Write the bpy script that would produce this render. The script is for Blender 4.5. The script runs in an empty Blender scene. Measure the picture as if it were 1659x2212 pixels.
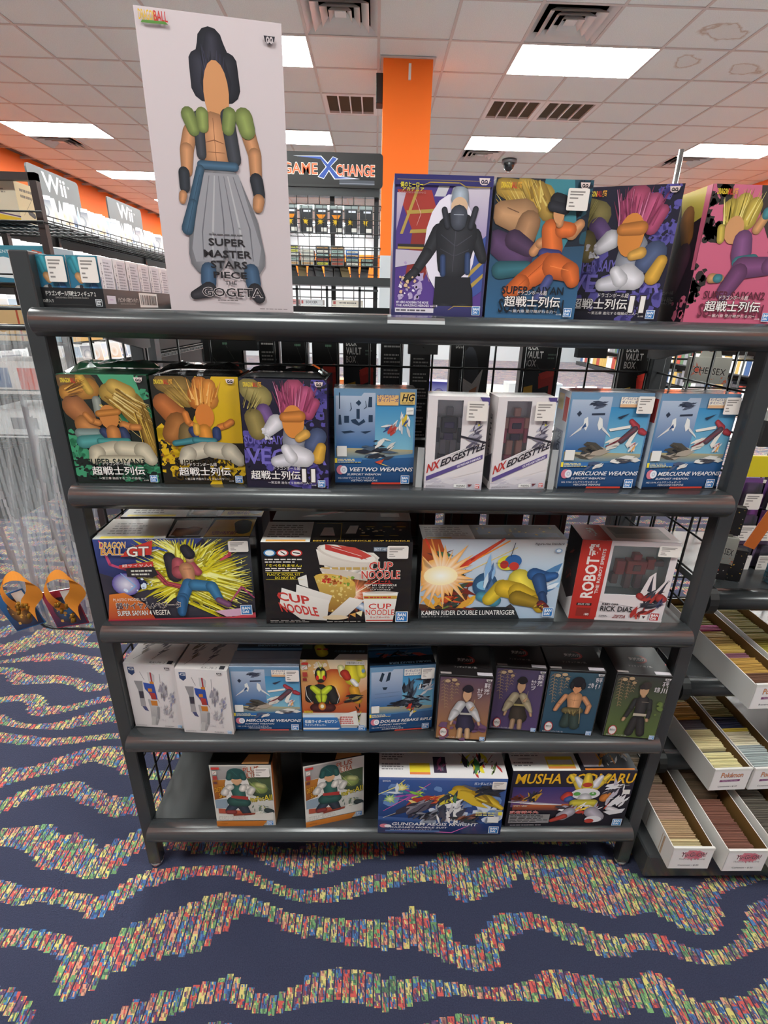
import bpy, bmesh, math, random
from mathutils import Vector, Matrix
S = bpy.context.scene
COL = S.collection
# ---------------------------------------------------------------- camera, world, exposure
F_PX, PITCH, YAW, ROLL, CAM_Z = 1080.128, 0.38297, -0.02546, 0.02359, 1.37949
_r = Vector((math.cos(YAW), math.sin(YAW), 0)); _f = Vector((-math.sin(YAW), math.cos(YAW), 0)); _u = Vector((0, 0, 1))
_f2 = _f * math.cos(PITCH) - _u * math.sin(PITCH); _u2 = _f * math.sin(PITCH) + _u * math.cos(PITCH)
_r3 = _r * math.cos(ROLL) + _u2 * math.sin(ROLL); _u3 = -_r * math.sin(ROLL) + _u2 * math.cos(ROLL)
cam_data = bpy.data.cameras.new('camera')
cam = bpy.data.objects.new('camera', cam_data); COL.objects.link(cam)
cam.matrix_world = Matrix(((_r3.x, _u3.x, -_f2.x, 0), (_r3.y, _u3.y, -_f2.y, 0), (_r3.z, _u3.z, -_f2.z, CAM_Z), (0, 0, 0, 1)))
cam_data.sensor_fit = 'HORIZONTAL'; cam_data.sensor_width = 36; cam_data.lens = 36 * F_PX / 1659
cam_data.clip_start = 0.02; cam_data.clip_end = 200
S.camera = cam
W_ = bpy.data.worlds.new('ambient_fill'); S.world = W_; W_.use_nodes = True
bg = W_.node_tree.nodes['Background']           # added even fill light, entering where no rear wall is built
bg.inputs[0].default_value = (1.0, 0.97, 0.94, 1); bg.inputs[1].default_value = .22
S.view_settings.view_transform = 'Standard'; S.view_settings.look = 'None'
S.view_settings.gamma = 1; S.view_settings.use_curve_mapping = False
S.view_settings.exposure = 0.82
LAMP_STRENGTH = 24.0                              # ceiling fixtures (their diffusers emit)

# ---------------------------------------------------------------- helpers
def lin(h, gain=1.0):
    h = h.lstrip('#'); o = []
    for i in (0, 2, 4):
        c = int(h[i:i+2], 16) / 255
        c = c / 12.92 if c <= 0.04045 else ((c + 0.055) / 1.055) ** 2.4
        o.append(min(1.0, c * gain))
    return (o[0], o[1], o[2], 1.0)
def mat(name, color=None, rough=0.5, metal=0.0, emit=None, spec=0.5, bump=None, coat=0.0):
    m = bpy.data.materials.new(name); m.use_nodes = True
    b = m.node_tree.nodes['Principled BSDF']
    if color: b.inputs['Base Color'].default_value = lin(color) if isinstance(color, str) else color
    b.inputs['Roughness'].default_value = rough; b.inputs['Metallic'].default_value = metal
    b.inputs['Specular IOR Level'].default_value = spec
    b.inputs['Coat Weight'].default_value = coat
    if emit:
        b.inputs['Emission Color'].default_value = emit[0]; b.inputs['Emission Strength'].default_value = emit[1]
    if bump:
        nt = m.node_tree; n = nt.nodes.new('ShaderNodeTexNoise'); n.inputs['Scale'].default_value = bump[0]
        tc = nt.nodes.new('ShaderNodeTexCoord'); nt.links.new(tc.outputs['Object'], n.inputs['Vector'])
        bp = nt.nodes.new('ShaderNodeBump'); bp.inputs['Strength'].default_value = bump[1]; bp.inputs['Distance'].default_value = bump[2]
        nt.links.new(n.outputs['Fac'], bp.inputs['Height']); nt.links.new(bp.outputs['Normal'], b.inputs['Normal'])
    return m
def printed(name, rough, spec, coat=0.0):
    m = mat(name, None, rough, 0, None, spec, None, coat); nt = m.node_tree
    a = nt.nodes.new('ShaderNodeAttribute'); a.attribute_name = 'Col'
    nt.links.new(a.outputs['Color'], nt.nodes['Principled BSDF'].inputs['Base Color'])
    return m
class MB:
    """collects shapes, builds ONE mesh object"""
    def __init__(s): s.v = []; s.f = []; s.c = []; s.smooth = []
    def face(s, pts, col=None, sm=False):
        n = len(s.v); s.v += [tuple(p) for p in pts]; s.f.append(tuple(range(n, n + len(pts)))); s.c.append(col); s.smooth.append(sm)
    def box(s, x0, y0, z0, x1, y1, z1, col=None, M=None):
        P = [Vector(p) for p in ((x0,y0,z0),(x1,y0,z0),(x1,y1,z0),(x0,y1,z0),(x0,y0,z1),(x1,y0,z1),(x1,y1,z1),(x0,y1,z1))]
        if M: P = [M @ p for p in P]
        n = len(s.v); s.v += [tuple(p) for p in P]
        for q in ((0,3,2,1),(4,5,6,7),(0,1,5,4),(1,2,6,5),(2,3,7,6),(3,0,4,7)):
            s.f.append(tuple(n + i for i in q)); s.c.append(col); s.smooth.append(False)
        return s
    def tube(s, pts, r, seg=6, col=None, closed_ends=True):
        pts = [Vector(p) for p in pts]; rings = []
        for i, p in enumerate(pts):
            d = (pts[min(i+1, len(pts)-1)] - pts[max(i-1, 0)]).normalized()
            a = d.cross(Vector((0,0,1)) if abs(d.z) < .9 else Vector((1,0,0))).normalized(); b = d.cross(a)
            n = len(s.v); s.v += [tuple(p + (a*math.cos(2*math.pi*k/seg) + b*math.sin(2*math.pi*k/seg))*r) for k in range(seg)]; rings.append(n)
        for i in range(len(rings)-1):
            for k in range(seg):
                s.f.append((rings[i]+k, rings[i]+(k+1)%seg, rings[i+1]+(k+1)%seg, rings[i+1]+k)); s.c.append(col); s.smooth.append(True)
        if closed_ends:
            s.f.append(tuple(rings[0]+k for k in range(seg))[::-1]); s.f.append(tuple(rings[-1]+k for k in range(seg))); s.c += [col]*2; s.smooth += [False]*2
        return s
    def prism(s, prof, axis, a, b, col=None, sm=False):
        """extrude a 2D profile along axis 'x','y' or 'z' from a to b"""
        def P(q, t): return {'x': (t, q[0], q[1]), 'y': (q[0], t, q[1]), 'z': (q[0], q[1], t)}[axis]
        n = len(s.v); m = len(prof)
        s.v += [P(q, a) for q in prof] + [P(q, b) for q in prof]
        for i in range(m):
            s.f.append((n+i, n+(i+1)%m, n+m+(i+1)%m, n+m+i)); s.c.append(col); s.smooth.append(sm)
        s.f.append(tuple(n+i for i in range(m))[::-1]); s.f.append(tuple(n+m+i for i in range(m))); s.c += [col]*2; s.smooth += [False]*2
        return s
    def build(s, name, material, parent=None, bevel=0, loc=None, rotz=0):
        me = bpy.data.meshes.new(name); me.from_pydata(s.v, [], s.f)
        bm = bmesh.new(); bm.from_mesh(me)
        if any(s.c):
            L = bm.loops.layers.float_color.new('Col')
            bm.faces.ensure_lookup_table()
            for f, c in zip(bm.faces, s.c):
                for i, lp in enumerate(f.loops):
                    cc = c[i] if (c and isinstance(c[0], tuple)) else (c or (.5,.5,.5,1))
                    lp[L] = cc
        for f, q in zip(bm.faces, s.smooth): f.smooth = q
        if not getattr(s, 'flat', False): bmesh.ops.recalc_face_normals(bm, faces=bm.faces)
        if bevel: bmesh.ops.bevel(bm, geom=bm.edges[:], offset=bevel, segments=1, affect='EDGES', clamp_overlap=True)
        bm.to_mesh(me); bm.free()
        return link(name, me, material, parent, loc, rotz)
def link(name, me, material=None, parent=None, loc=None, rotz=0):
    if material is not None and not me.materials: me.materials.append(material)
    o = bpy.data.objects.new(name, me); COL.objects.link(o)
    if parent: o.parent = parent
    if loc: o.location = loc
    o.rotation_euler = (0, 0, rotz)
    return o
def tag(o, label, cat, group=None):
    o['label'] = label; o['category'] = cat
    if group: o['group'] = group
    return o
def thing(name, label, cat, loc=(0,0,0), rotz=0, group=None):
    o = bpy.data.objects.new(name, None); COL.objects.link(o); o.empty_display_size = .05
    o.location = loc; o.rotation_euler = (0, 0, rotz)
    return tag(o, label, cat, group)
def struct(o): o['kind'] = 'structure'; return o
def stuff(o): o['kind'] = 'stuff'; return o
def copy_tree(o, parent=None):
    c = o.copy(); COL.objects.link(c)
    if parent: c.parent = parent
    for ch in list(o.children): copy_tree(ch, c)
    return c

M_BLACK = mat('black_powder_coat', '333537', .27, 0, None, .6, (900, .05, .0003))
M_BOARD = mat('black_shelf_board', '1c1e1f', .42, 0, None, .5, (900, .10, .0004))
M_BLACK_MATT = mat('matt_black', '0c0c0d', .6)
M_WIRE = mat('black_wire', '0d0d0e', .4)
M_CHROME = mat('brushed_steel', 'c8c8c8', .25, 1.0)
M_ORANGE = mat('orange_wall_paint', 'f2701c', .6, 0, None, .3, (60, .08, .002))
M_GREYPAINT = mat('pale_grey_wall_paint', 'b9bfc4', .6, 0, None, .3, (60, .08, .002))
M_PRINT = printed('printed_card', .38, .5)
M_GLOSS = printed('glossy_print', .16, .5, .3)
M_MATT = printed('matt_card', .65, .25)
M_LAMP = mat('fluorescent_diffuser', 'ffffff', .5, 0, ((.955, 1.0, .965, 1), LAMP_STRENGTH))

def clear_film(name, tint, mixw, rough, ior=1.5):
    m = bpy.data.materials.new(name); m.use_nodes = True; nt = m.node_tree; nt.nodes.clear()
    out = nt.nodes.new('ShaderNodeOutputMaterial'); tr = nt.nodes.new('ShaderNodeBsdfTransparent'); gl = nt.nodes.new('ShaderNodeBsdfGlossy')
    df = nt.nodes.new('ShaderNodeBsdfDiffuse'); df.inputs[0].default_value = (.85,.86,.88,1)
    tr.inputs[0].default_value = tint; gl.inputs['Roughness'].default_value = rough
    fr = nt.nodes.new('ShaderNodeFresnel'); fr.inputs[0].default_value = ior
    m1 = nt.nodes.new('ShaderNodeMixShader'); m1.inputs[0].default_value = mixw
    nt.links.new(tr.outputs[0], m1.inputs[1]); nt.links.new(df.outputs[0], m1.inputs[2])
    m2 = nt.nodes.new('ShaderNodeMixShader'); nt.links.new(fr.outputs[0], m2.inputs[0])
    nt.links.new(m1.outputs[0], m2.inputs[1]); nt.links.new(gl.outputs[0], m2.inputs[2]); nt.links.new(m2.outputs[0], out.inputs[0])
    return m
M_FILM = clear_film('clear_wrap', (1,1,1,1), .03, .06)
M_BAG = clear_film('clear_plastic_bag', (.97,.98,.98,1), .20, .3, 1.22)
M_BLISTER = clear_film('clear_blister', (.98,.98,.98,1), .04, .05)
# ---------------------------------------------------------------- the room: floor, ceiling, walls, column
ROOM_X0, ROOM_X1, ROOM_Y0, ROOM_Y1, ROOM_H = -5.75, 6.45, -5.2, 16.2, 3.526
def carpet():
    m = bpy.data.materials.new('zebra_carpet'); m.use_nodes = True; nt = m.node_tree; N = nt.nodes; Lk = nt.links
    b = N['Principled BSDF']; b.inputs['Roughness'].default_value = .95; b.inputs['Specular IOR Level'].default_value = .1
    b.inputs['Sheen Weight'].default_value = .35; b.inputs['Sheen Roughness'].default_value = .4; b.inputs['Sheen Tint'].default_value = (.75,.8,1,1)
    tc = N.new('ShaderNodeTexCoord'); sep = N.new('ShaderNodeSeparateXYZ'); Lk.new(tc.outputs['Object'], sep.inputs[0])
    def math_(op, a, bb=None, c=None):
        n = N.new('ShaderNodeMath'); n.operation = op
        for i, q in enumerate((a, bb, c)):
            if q is None: continue
            if isinstance(q, (int, float)): n.inputs[i].default_value = q
            else: Lk.new(q, n.inputs[i])
        return n.outputs[0]
    def vec(x, y, z=0.0):
        n = N.new('ShaderNodeCombineXYZ')
        for i, q in enumerate((x, y, z)):
            if isinstance(q, (int, float)): n.inputs[i].default_value = q
            else: Lk.new(q, n.inputs[i])
        return n.outputs[0]
    def noise(v, scale, detail=1.0):
        n = N.new('ShaderNodeTexNoise'); n.inputs['Scale'].default_value = scale; n.inputs['Detail'].default_value = detail
        Lk.new(v, n.inputs['Vector']); return n.outputs['Fac']
    def white(v, out='Value'):
        n = N.new('ShaderNodeTexWhiteNoise'); n.noise_dimensions = '3D'; Lk.new(v, n.inputs['Vector']); return n.outputs[out]
    X, Y = sep.outputs[0], sep.outputs[1]
    RIB = .0172
    ix = math_('FLOOR', math_('DIVIDE', X, RIB)); fx = math_('FRACT', math_('DIVIDE', X, RIB)); xq = math_('MULTIPLY', ix, RIB)
    # rolling zebra bands across the room; every rib steps the band like the woven yarn does
    n1 = noise(vec(xq, math_('MULTIPLY', Y, 2.2)), 1.9, 1.0); n2 = noise(vec(math_('ADD', xq, 7.3), math_('MULTIPLY', Y, 1.3)), 3.1, 0.0)
    wav = math_('MULTIPLY', math_('SINE', math_('ADD', math_('MULTIPLY', xq, 12.5), math_('MULTIPLY', n2, 6.5))), .27)
    ph = math_('ADD', math_('ADD', math_('MULTIPLY', Y, 9.0), math_('MULTIPLY', n1, 3.3)), wav)
    jit = math_('MULTIPLY', math_('SUBTRACT', white(vec(ix, 3.0)), .5), .09)
    fr = math_('FRACT', math_('ADD', ph, jit))
    wid = math_('ADD', .35, math_('MULTIPLY', noise(vec(math_('ADD', xq, 31.0), math_('MULTIPLY', Y, 2.0)), 2.6, 1.0), .26))
    band = math_('LESS_THAN', fr, wid)
    rib = math_('LESS_THAN', math_('ABSOLUTE', math_('SUBTRACT', fx, .5)), .41)
    cell = math_('FLOOR', math_('ADD', math_('DIVIDE', Y, .021), math_('MULTIPLY', white(vec(ix, 11.0)), 5.0)))
    cr = N.new('ShaderNodeValToRGB'); cr.color_ramp.interpolation = 'CONSTANT'
    cols = ['ba554f', 'bcb068', 'b4504a', '466f9e', '6f9864', '5c4664', 'bd8870', '42608e', 'bfb272', '608459']
    cr.color_ramp.elements[0].color = lin(cols[0]); cr.color_ramp.elements[1].position = 1/len(cols); cr.color_ramp.elements[1].color = lin(cols[1])
    for i in range(2, len(cols)):
        e = cr.color_ramp.elements.new(i/len(cols)); e.color = lin(cols[i])
    SX = math_('ADD', X, math_('MULTIPLY', Y, .22))
    stitch = vec(math_('FLOOR', math_('DIVIDE', SX, .0034)), math_('FLOOR', math_('DIVIDE', math_('ADD', Y, math_('MULTIPLY', white(vec(math_('FLOOR', math_('DIVIDE', SX, .0034)), 5.0)), .01)), .0085)))
    pick = math_('FRACT', math_('ADD', white(vec(ix, cell, 1.0)), math_('MULTIPLY', math_('GREATER_THAN', white(stitch), .5), math_('MULTIPLY', white(stitch), .9))))
    Lk.new(pick, cr.inputs[0])
    dash = math_('MULTIPLY', math_('GREATER_THAN', white(vec(math_('FLOOR', math_('DIVIDE', SX, .0029)), math_('FLOOR', math_('DIVIDE', Y, .006)), 9.0)), .36), 1.0)
    base = N.new('ShaderNodeMix'); base.data_type = 'RGBA'
    Lk.new(noise(vec(X, Y), 420.0, 2.0), base.inputs[0]); base.inputs[6].default_value = lin('242638'); base.inputs[7].default_value = lin('3b3e53')
    mx = N.new('ShaderNodeMix'); mx.data_type = 'RGBA'
    Lk.new(math_('MULTIPLY', math_('MULTIPLY', band, rib), math_('ADD', math_('MULTIPLY', dash, .62), .38)), mx.inputs[0])
    Lk.new(base.outputs[2], mx.inputs[6]); Lk.new(cr.outputs[0], mx.inputs[7]); Lk.new(mx.outputs[2], b.inputs['Base Color'])
    bp = N.new('ShaderNodeBump'); bp.inputs['Strength'].default_value = .5; bp.inputs['Distance'].default_value = .003
    Lk.new(noise(vec(X, Y), 300.0, 2.0), bp.inputs['Height']); Lk.new(bp.outputs[0], b.inputs['Normal'])
    return m
m = MB(); m.box(ROOM_X0-.1, ROOM_Y0-1, -.08, ROOM_X1+.1, ROOM_Y1+.1, 0)
struct(m.build('floor', carpet()))
# ceiling: slab, tee grid, lay-in tiles (each an object), water stains on two of them
M_CEIL_SLAB = mat('ceiling_void', '6a6864', .9)
M_GRID = mat('white_tee_grid', 'c4c2be', .5)
def tile_mat(name, stain=False):
    m = mat(name, 'cfccc6', .9, 0, None, .1); nt = m.node_tree; N = nt.nodes; Lk = nt.links; b = N['Principled BSDF']
    tc = N.new('ShaderNodeTexCoord'); n = N.new('ShaderNodeTexNoise'); n.inputs['Scale'].default_value = 160; n.inputs['Detail'].default_value = 3
    Lk.new(tc.outputs['Object'], n.inputs['Vector'])
    r = N.new('ShaderNodeMapRange'); r.inputs[1].default_value = .3; r.inputs[2].default_value = .62; r.inputs[3].default_value = .86; r.inputs[4].default_value = 1.0
    Lk.new(n.outputs['Fac'], r.inputs[0])
    mx = N.new('ShaderNodeMix'); mx.data_type = 'RGBA'; mx.blend_type = 'MULTIPLY'; mx.inputs[0].default_value = 1
    mx.inputs[6].default_value = lin('e4efee'); Lk.new(r.outputs[0], mx.inputs[7]); last = mx.outputs[2]
    if stain:
        w = N.new('ShaderNodeTexNoise'); w.inputs['Scale'].default_value = 4.5; w.inputs['Detail'].default_value = 4; oi = N.new('ShaderNodeObjectInfo'); va = N.new('ShaderNodeVectorMath'); va.operation = 'MULTIPLY_ADD'; va.inputs[1].default_value = (9, 7, 5); Lk.new(oi.outputs['Random'], va.inputs[0]); Lk.new(tc.outputs['Object'], va.inputs[2]); Lk.new(va.outputs[0], w.inputs['Vector'])
        ln = N.new('ShaderNodeVectorMath'); ln.operation = 'LENGTH'
        mp = N.new('ShaderNodeMapping'); mp.inputs['Location'].default_value = (.05, .05, 0); mp.inputs['Scale'].default_value = (1.15, 1.7, 1); Lk.new(tc.outputs['Object'], mp.inputs[0]); Lk.new(mp.outputs[0], ln.inputs[0])
        ad = N.new('ShaderNodeMath'); ad.operation = 'MULTIPLY_ADD'; ad.inputs[1].default_value = .5; Lk.new(w.outputs['Fac'], ad.inputs[0]); Lk.new(ln.outputs['Value'], ad.inputs[2])
        cr = N.new('ShaderNodeValToRGB'); E = cr.color_ramp.elements
        E[0].position = .0; E[0].color = (.05,.05,.05,1); E[1].position = .40; E[1].color = (.10,.10,.10,1)
        for p, c in ((.425, .62), (.44, .3), (.47, .0)): e = E.new(p); e.color = (c, c, c, 1)
        Lk.new(ad.outputs[0], cr.inputs[0])
        m2 = N.new('ShaderNodeMix'); m2.data_type = 'RGBA'; Lk.new(cr.outputs[0], m2.inputs[0]); Lk.new(last, m2.inputs[6]); m2.inputs[7].default_value = lin('a58a68'); last = m2.outputs[2]
    Lk.new(last, b.inputs['Base Color'])
    bp = N.new('ShaderNodeBump'); bp.inputs['Strength'].default_value = .35; bp.inputs['Distance'].default_value = .003; Lk.new(n.outputs['Fac'], bp.inputs['Height']); Lk.new(bp.outputs[0], b.inputs['Normal'])
    return m
M_TILE = tile_mat('mineral_fibre_tile'); M_STAIN = tile_mat('stained_mineral_fibre_tile', True)
T = .61; GX0, GY0 = -.61, 5.44      # grid origin
def gx(i): return GX0 + i * T
def gy(j): return GY0 + j * T
I0, I1, J0, J1 = -8, 11, -17, 17
m = MB(); m.box(ROOM_X0-.1, ROOM_Y0, ROOM_H+.05, ROOM_X1+.1, ROOM_Y1+.1, ROOM_H+.12)
ceiling = struct(m.build('ceiling', M_CEIL_SLAB))
m = MB()
for i in range(I0, I1+2):
    if ROOM_X0 < gx(i) < ROOM_X1: m.box(gx(i)-.012, ROOM_Y0, ROOM_H-.004, gx(i)+.012, ROOM_Y1, ROOM_H+.03)
for j in range(J0, J1+2):
    if ROOM_Y0 < gy(j) < ROOM_Y1: m.box(ROOM_X0, gy(j)-.012, ROOM_H-.0035, ROOM_X1, gy(j)+.012, ROOM_H+.0295)
stuff(m.build('tee_grid', M_GRID, ceiling))
lamp_cells = {}; LROWS = (-10, -4, 0, 4, 8, 12, 16)
for k in range(-2, 2):
    for j_ in LROWS: lamp_cells[(3 + 5*k, j_)] = 1; lamp_cells[(4 + 5*k, j_)] = 2
diff_cells = {(3, -1), (-7, 5), (3, 5), (8, 5), (0, -1)}
vent_cells = {(0, 2): 1, (1, 2): 1, (2, 2): 0, (3, 2): 1, (4, 2): 1, (0, 2): 1}
def tile_mesh(x0, x1, y0, y1, mt):
    mb = MB(); cx, cy = (x0+x1)/2, (y0+y1)/2
    hx, hy = (x1-x0)/2, (y1-y0)/2
    mb.box(-hx, -hy, 0, hx, hy, .018)
    me = bpy.data.meshes.new('ceiling_tile'); me.from_pydata(mb.v, [], mb.f); me.materials.append(mt); me.update(); return me
TILE = tile_mesh(-.3, .3, -.3, .3, M_TILE); TILE_S = tile_mesh(-.3, .3, -.3, .3, M_STAIN)
cells = []
for i in range(I0, I1+1):
    for j in range(J0, J1+1):
        if (i, j) in lamp_cells or (i, j) in diff_cells or vent_cells.get((i, j)): continue
        cells.append((i, j))
vis = [c for c in cells if -4 <= c[1] <= 12]
vis.sort(key=lambda c: abs(c[1] + 1) + .4*abs(c[0] - 2)); near = set(vis[:290])
rest = MB()
rng = random.Random(3)
for i, j in cells:
    x0, x1 = max(gx(i)+.006, ROOM_X0), min(gx(i+1)-.006, ROOM_X1); y0, y1 = gy(j)+.006, gy(j+1)-.006
    if x1 - x0 < .05: continue
    if (i, j) in near and x1 - x0 > .59:
        st = (i, j) in ((5, -1), (5, 0), (6, 0))
        o = link('ceiling_tile', TILE_S if st else TILE, None, ceiling, ((x0+x1)/2, (y0+y1)/2, ROOM_H + .003*rng.random()))
        if st: o['label'] = 'brown water-stained ceiling tile'; o.rotation_euler = (0, 0, (0, math.pi/2, math.pi)[rng.randrange(3)])
    else: rest.box(x0, y0, ROOM_H, x1, y1, ROOM_H+.018)
stuff(rest.build('ceiling_tile_field', M_TILE, ceiling))
# troffer lights: frame + glowing diffuser
fr = MB()
for (a, b, c, d) in ((0,0,1.22,.02),(0,.59,1.22,.61),(0,.02,.02,.59),(1.20,.02,1.22,.59)): fr.box(a, b, -.006, c, d, .04)
frame_me = None
LAMPS = [(k, j_) for k in range(-2, 2) for j_ in LROWS]
names = {(0,0): 'large bright ceiling light panel beside the brown stained tiles, above the purple box', (0,4): 'ceiling light panel behind the dome camera, right of the orange column',
         (-1,0): 'ceiling light panel half hidden behind the upper right edge of the tall white box', (-1,4): 'ceiling light panel above the hanging shop sign board',
         (1,4): 'ceiling light panel at the right edge above the steel pole', (-2,4): 'long ceiling light panel at the far left above the orange wall', (-2,8): 'ceiling light panel left of the tall white box, nearest the orange wall end'}
for k, mm in LAMPS:
    x, y = gx(3 + 5*k), gy(mm)
    t = thing('ceiling_light', names.get((k, mm), 'recessed ceiling light panel hidden from view, %s row, %s column' % ({-10: 'row above the shopper', -4: 'row just behind the rack', 0: 'near', 4: 'second', 8: 'third', 12: 'fourth', 16: 'farthest'}[mm].replace('row ', ''), ('far left', 'left', 'right', 'far right')[k+2])), 'ceiling light', (x, y, ROOM_H), 0, 'recessed ceiling light panels')
    if frame_me is None:
        o = fr.build('frame', M_GRID, t); frame_me = o.data
        q = MB(); q.box(.015, .015, -.006, 1.205, .595, .012); d = q.build('diffuser', M_LAMP, t); diff_me = d.data
    else: link('frame', frame_me, None, t); link('diffuser', diff_me, None, t)
# square air diffusers: nested louvre rings
M_VENT = mat('white_metal_vent', 'd6d6d4', .35); M_DARK = mat('dark_vent_inside', '7d7260', .8)
dl = {(3,-1): 'square louvred air diffuser next to the large ceiling light', (-7,5): 'louvred air diffuser below the long left ceiling light', (3,5): 'small square air diffuser beyond the second right-hand light, beside the dome camera',
      (8,5): 'square air diffuser behind the steel pole', (0,-1): 'square air diffuser half hidden by the top of the tall white box'}
for c in sorted(diff_cells):
    t = thing('air_diffuser', dl[c], 'vent', (gx(c[0])+T/2, gy(c[1])+T/2, ROOM_H))
    q = MB(); q.box(-.3, -.3, .05, .3, .3, .06); q.build('duct_back', M_DARK, t)
    for n_, (ro, ri, z) in enumerate(((.30, .235, -.002), (.225, .165, -.012), (.155, .105, -.008), (.09, .05, -.002))):
        q = MB()
        for s_ in range(4):
            M4 = Matrix.Rotation(s_*math.pi/2, 4, 'Z')
            P = [M4 @ Vector(p) for p in ((-ro,-ro,z),(ro,-ro,z),(ri,-ri,z+.045),(-ri,-ri,z+.045))]
            q.face(P); q.face([p + Vector((0,0,.004)) for p in P][::-1])
        q.build('louvre_ring', M_VENT, t)
    q = MB(); q.box(-.045, -.045, .012, .045, .045, .018); q.build('centre_plate', M_VENT, t)
vl = {(0,2): 'return air grille left of the orange column, next to the tall white box', (1,2): 'return air grille directly left of the orange column', (3,2): 'return air grille directly right of the orange column', (4,2): 'return air grille second to the right of the orange column'}
for c in vl:
    t = thing('return_grille', vl[c], 'vent', (gx(c[0]), gy(c[1]), ROOM_H))
    q = MB(); q.box(.03, .03, .05, .58, .58, .055); q.build('duct_back', M_DARK, t)
    q = MB()
    for (a, b, c_, d) in ((.006,.006,.604,.05),(.006,.56,.604,.604),(.006,.05,.05,.56),(.56,.05,.604,.56)): q.box(a, b, -.005, c_, d, .03)
    q.build('frame', M_VENT, t)
    for k in range(3): q = MB(); q.box(.165+k*.13, .05, -.002, .18+k*.13, .56, .03); q.build('bar', M_VENT, t)
    q = MB()
    for k in range(24): q.box(.05, .06+k*.021, .012, .56, .0615+k*.021, .028)
    stuff(q.build('fins', M_DARK, t))
# walls
def wall(name, x0, y0, x1, y1):
    q = MB(); q.box(x0, y0, 1.9, x1, y1, ROOM_H+.1); w = struct(q.build(name, M_ORANGE))
    q = MB(); q.box(x0, y0, 0, x1, y1, 1.9); q.build('lower_paint', M_GREYPAINT, w); return w
wall('wall_left', ROOM_X0-.1, ROOM_Y0, ROOM_X0, ROOM_Y1); wall('wall_right', ROOM_X1, ROOM_Y0, ROOM_X1+.1, ROOM_Y1)
q = MB(); q.box(ROOM_X0, ROOM_Y1, 2.86, ROOM_X1, ROOM_Y1+.1, ROOM_H+.1); w = struct(q.build('wall_back', M_GREYPAINT))
q = MB(); q.box(ROOM_X0, ROOM_Y1, 2.0, ROOM_X1, ROOM_Y1+.1, 2.86); q.build('orange_band', M_ORANGE, w)
q = MB(); q.box(ROOM_X0, ROOM_Y1, 0, ROOM_X1, ROOM_Y1+.1, 2.0); q.build('lower_paint', M_GREYPAINT, w)
# square column, orange above, pale grey below, with ceiling trim and a conduit cover
q = MB(); q.box(.045, 5.77, 1.905, .5, 6.22, ROOM_H); col_ = q.build('trim_1', M_ORANGE); struct(col_)
q = MB(); q.box(.045, 5.77, 0, .5, 6.22, 1.905); q.build('lower_paint', M_GREYPAINT, col_)
q = MB(); q.box(.02, 5.745, ROOM_H-.012, .525, 6.245, ROOM_H-.003); q.build('ceiling_angle', M_GRID, col_)
q = MB(); q.box(.277, 5.755, ROOM_H-.17, .3, 5.77, ROOM_H-.05); q.build('white_strip', M_VENT, col_)
q = MB(); q.box(-.02, 5.83, ROOM_H-.33, .045, 5.98, ROOM_H-.1)
tag(q.build('wall_speaker', M_BLACK_MATT, None, .004), 'small black speaker box on the left side of the orange column', 'speaker')
# dome camera
t = thing('dome_camera', 'small dark dome security camera on the ceiling right of the orange column', 'camera', (1.99, 8.93, ROOM_H))
q = MB(); q.tube([(0,0,-.05),(0,0,0)], .11, 20); q.build('base', mat('camera_housing', '55575a', .4), t)
q = MB(); rr = []
for i in range(7):
    a = i/6*math.pi/2; rr.append((.085*math.cos(a), -.05-.105*math.sin(a)))
for i in range(6):
    for k in range(16):
        a0, a1 = 2*math.pi*k/16, 2*math.pi*(k+1)/16
        q.face([(rr[i][0]*math.cos(a0), rr[i][0]*math.sin(a0), rr[i][1]), (rr[i][0]*math.cos(a1), rr[i][0]*math.sin(a1), rr[i][1]), (rr[i+1][0]*math.cos(a1), rr[i+1][0]*math.sin(a1), rr[i+1][1]), (rr[i+1][0]*math.cos(a0), rr[i+1][0]*math.sin(a0), rr[i+1][1])], None, True)
q.build('dome', mat('smoked_dome', '151618', .08), t)
# steel pole
q = MB(); q.tube([(2.56, 5.0, 0), (2.56, 5.0, 2.69)], .022, 16); tag(q.build('steel_pole', M_CHROME), 'plain upright steel pole above the boxes at the top right', 'pole')
# ---------------------------------------------------------------- the black display rack
ZS = [1.3726, 1.0730, .7734, .4738, .1741]         # shelf tops
RX0, RX1 = -.547, .673
rack = thing('display_rack', 'black five-shelf steel display rack holding the model kit and figure boxes', 'shelf', (.063, 1.07, 0))
def rk(mb, name, mt=None, **k):
    o = mb.build(name, mt or M_BLACK, rack, **k); o.matrix_parent_inverse = Matrix.Translation((-.063, -1.07, 0)); return o
for x0, x1, y0, y1, h in ((-.576, -.545, .886, .916, 1.455), (.674, .705, .886, .916, 1.455), (-.576, -.545, 1.245, 1.275, 1.455), (.674, .705, 1.245, 1.275, 1.455)):
    q = MB(); q.box(x0, y0, .012, x1, y1, h); rk(q, 'upright', bevel=.002)
    q = MB(); q.tube([((x0+x1)/2, (y0+y1)/2, 0), ((x0+x1)/2, (y0+y1)/2, .013)], .017, 12); rk(q, 'levelling_foot', M_CHROME)
for x0, x1 in ((-.576, -.545), (.674, .705)):
    for z in (1.43, .07):
        q = MB(); q.box(x0+.003, .916, z, x1-.003, 1.245, z+.024); rk(q, 'side_rail', bevel=.002)
def lip_profile(zt):
    pr = [(.895, zt), (.868, zt)]
    for i in range(1, 10):
        a = math.pi/2 + i/10*math.pi*.93; pr.append((.872 + .021*math.cos(a), zt-.021 + .021*math.sin(a)))
    pr += [(.866, zt-.044), (.895, zt-.044)]
    return pr
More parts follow.
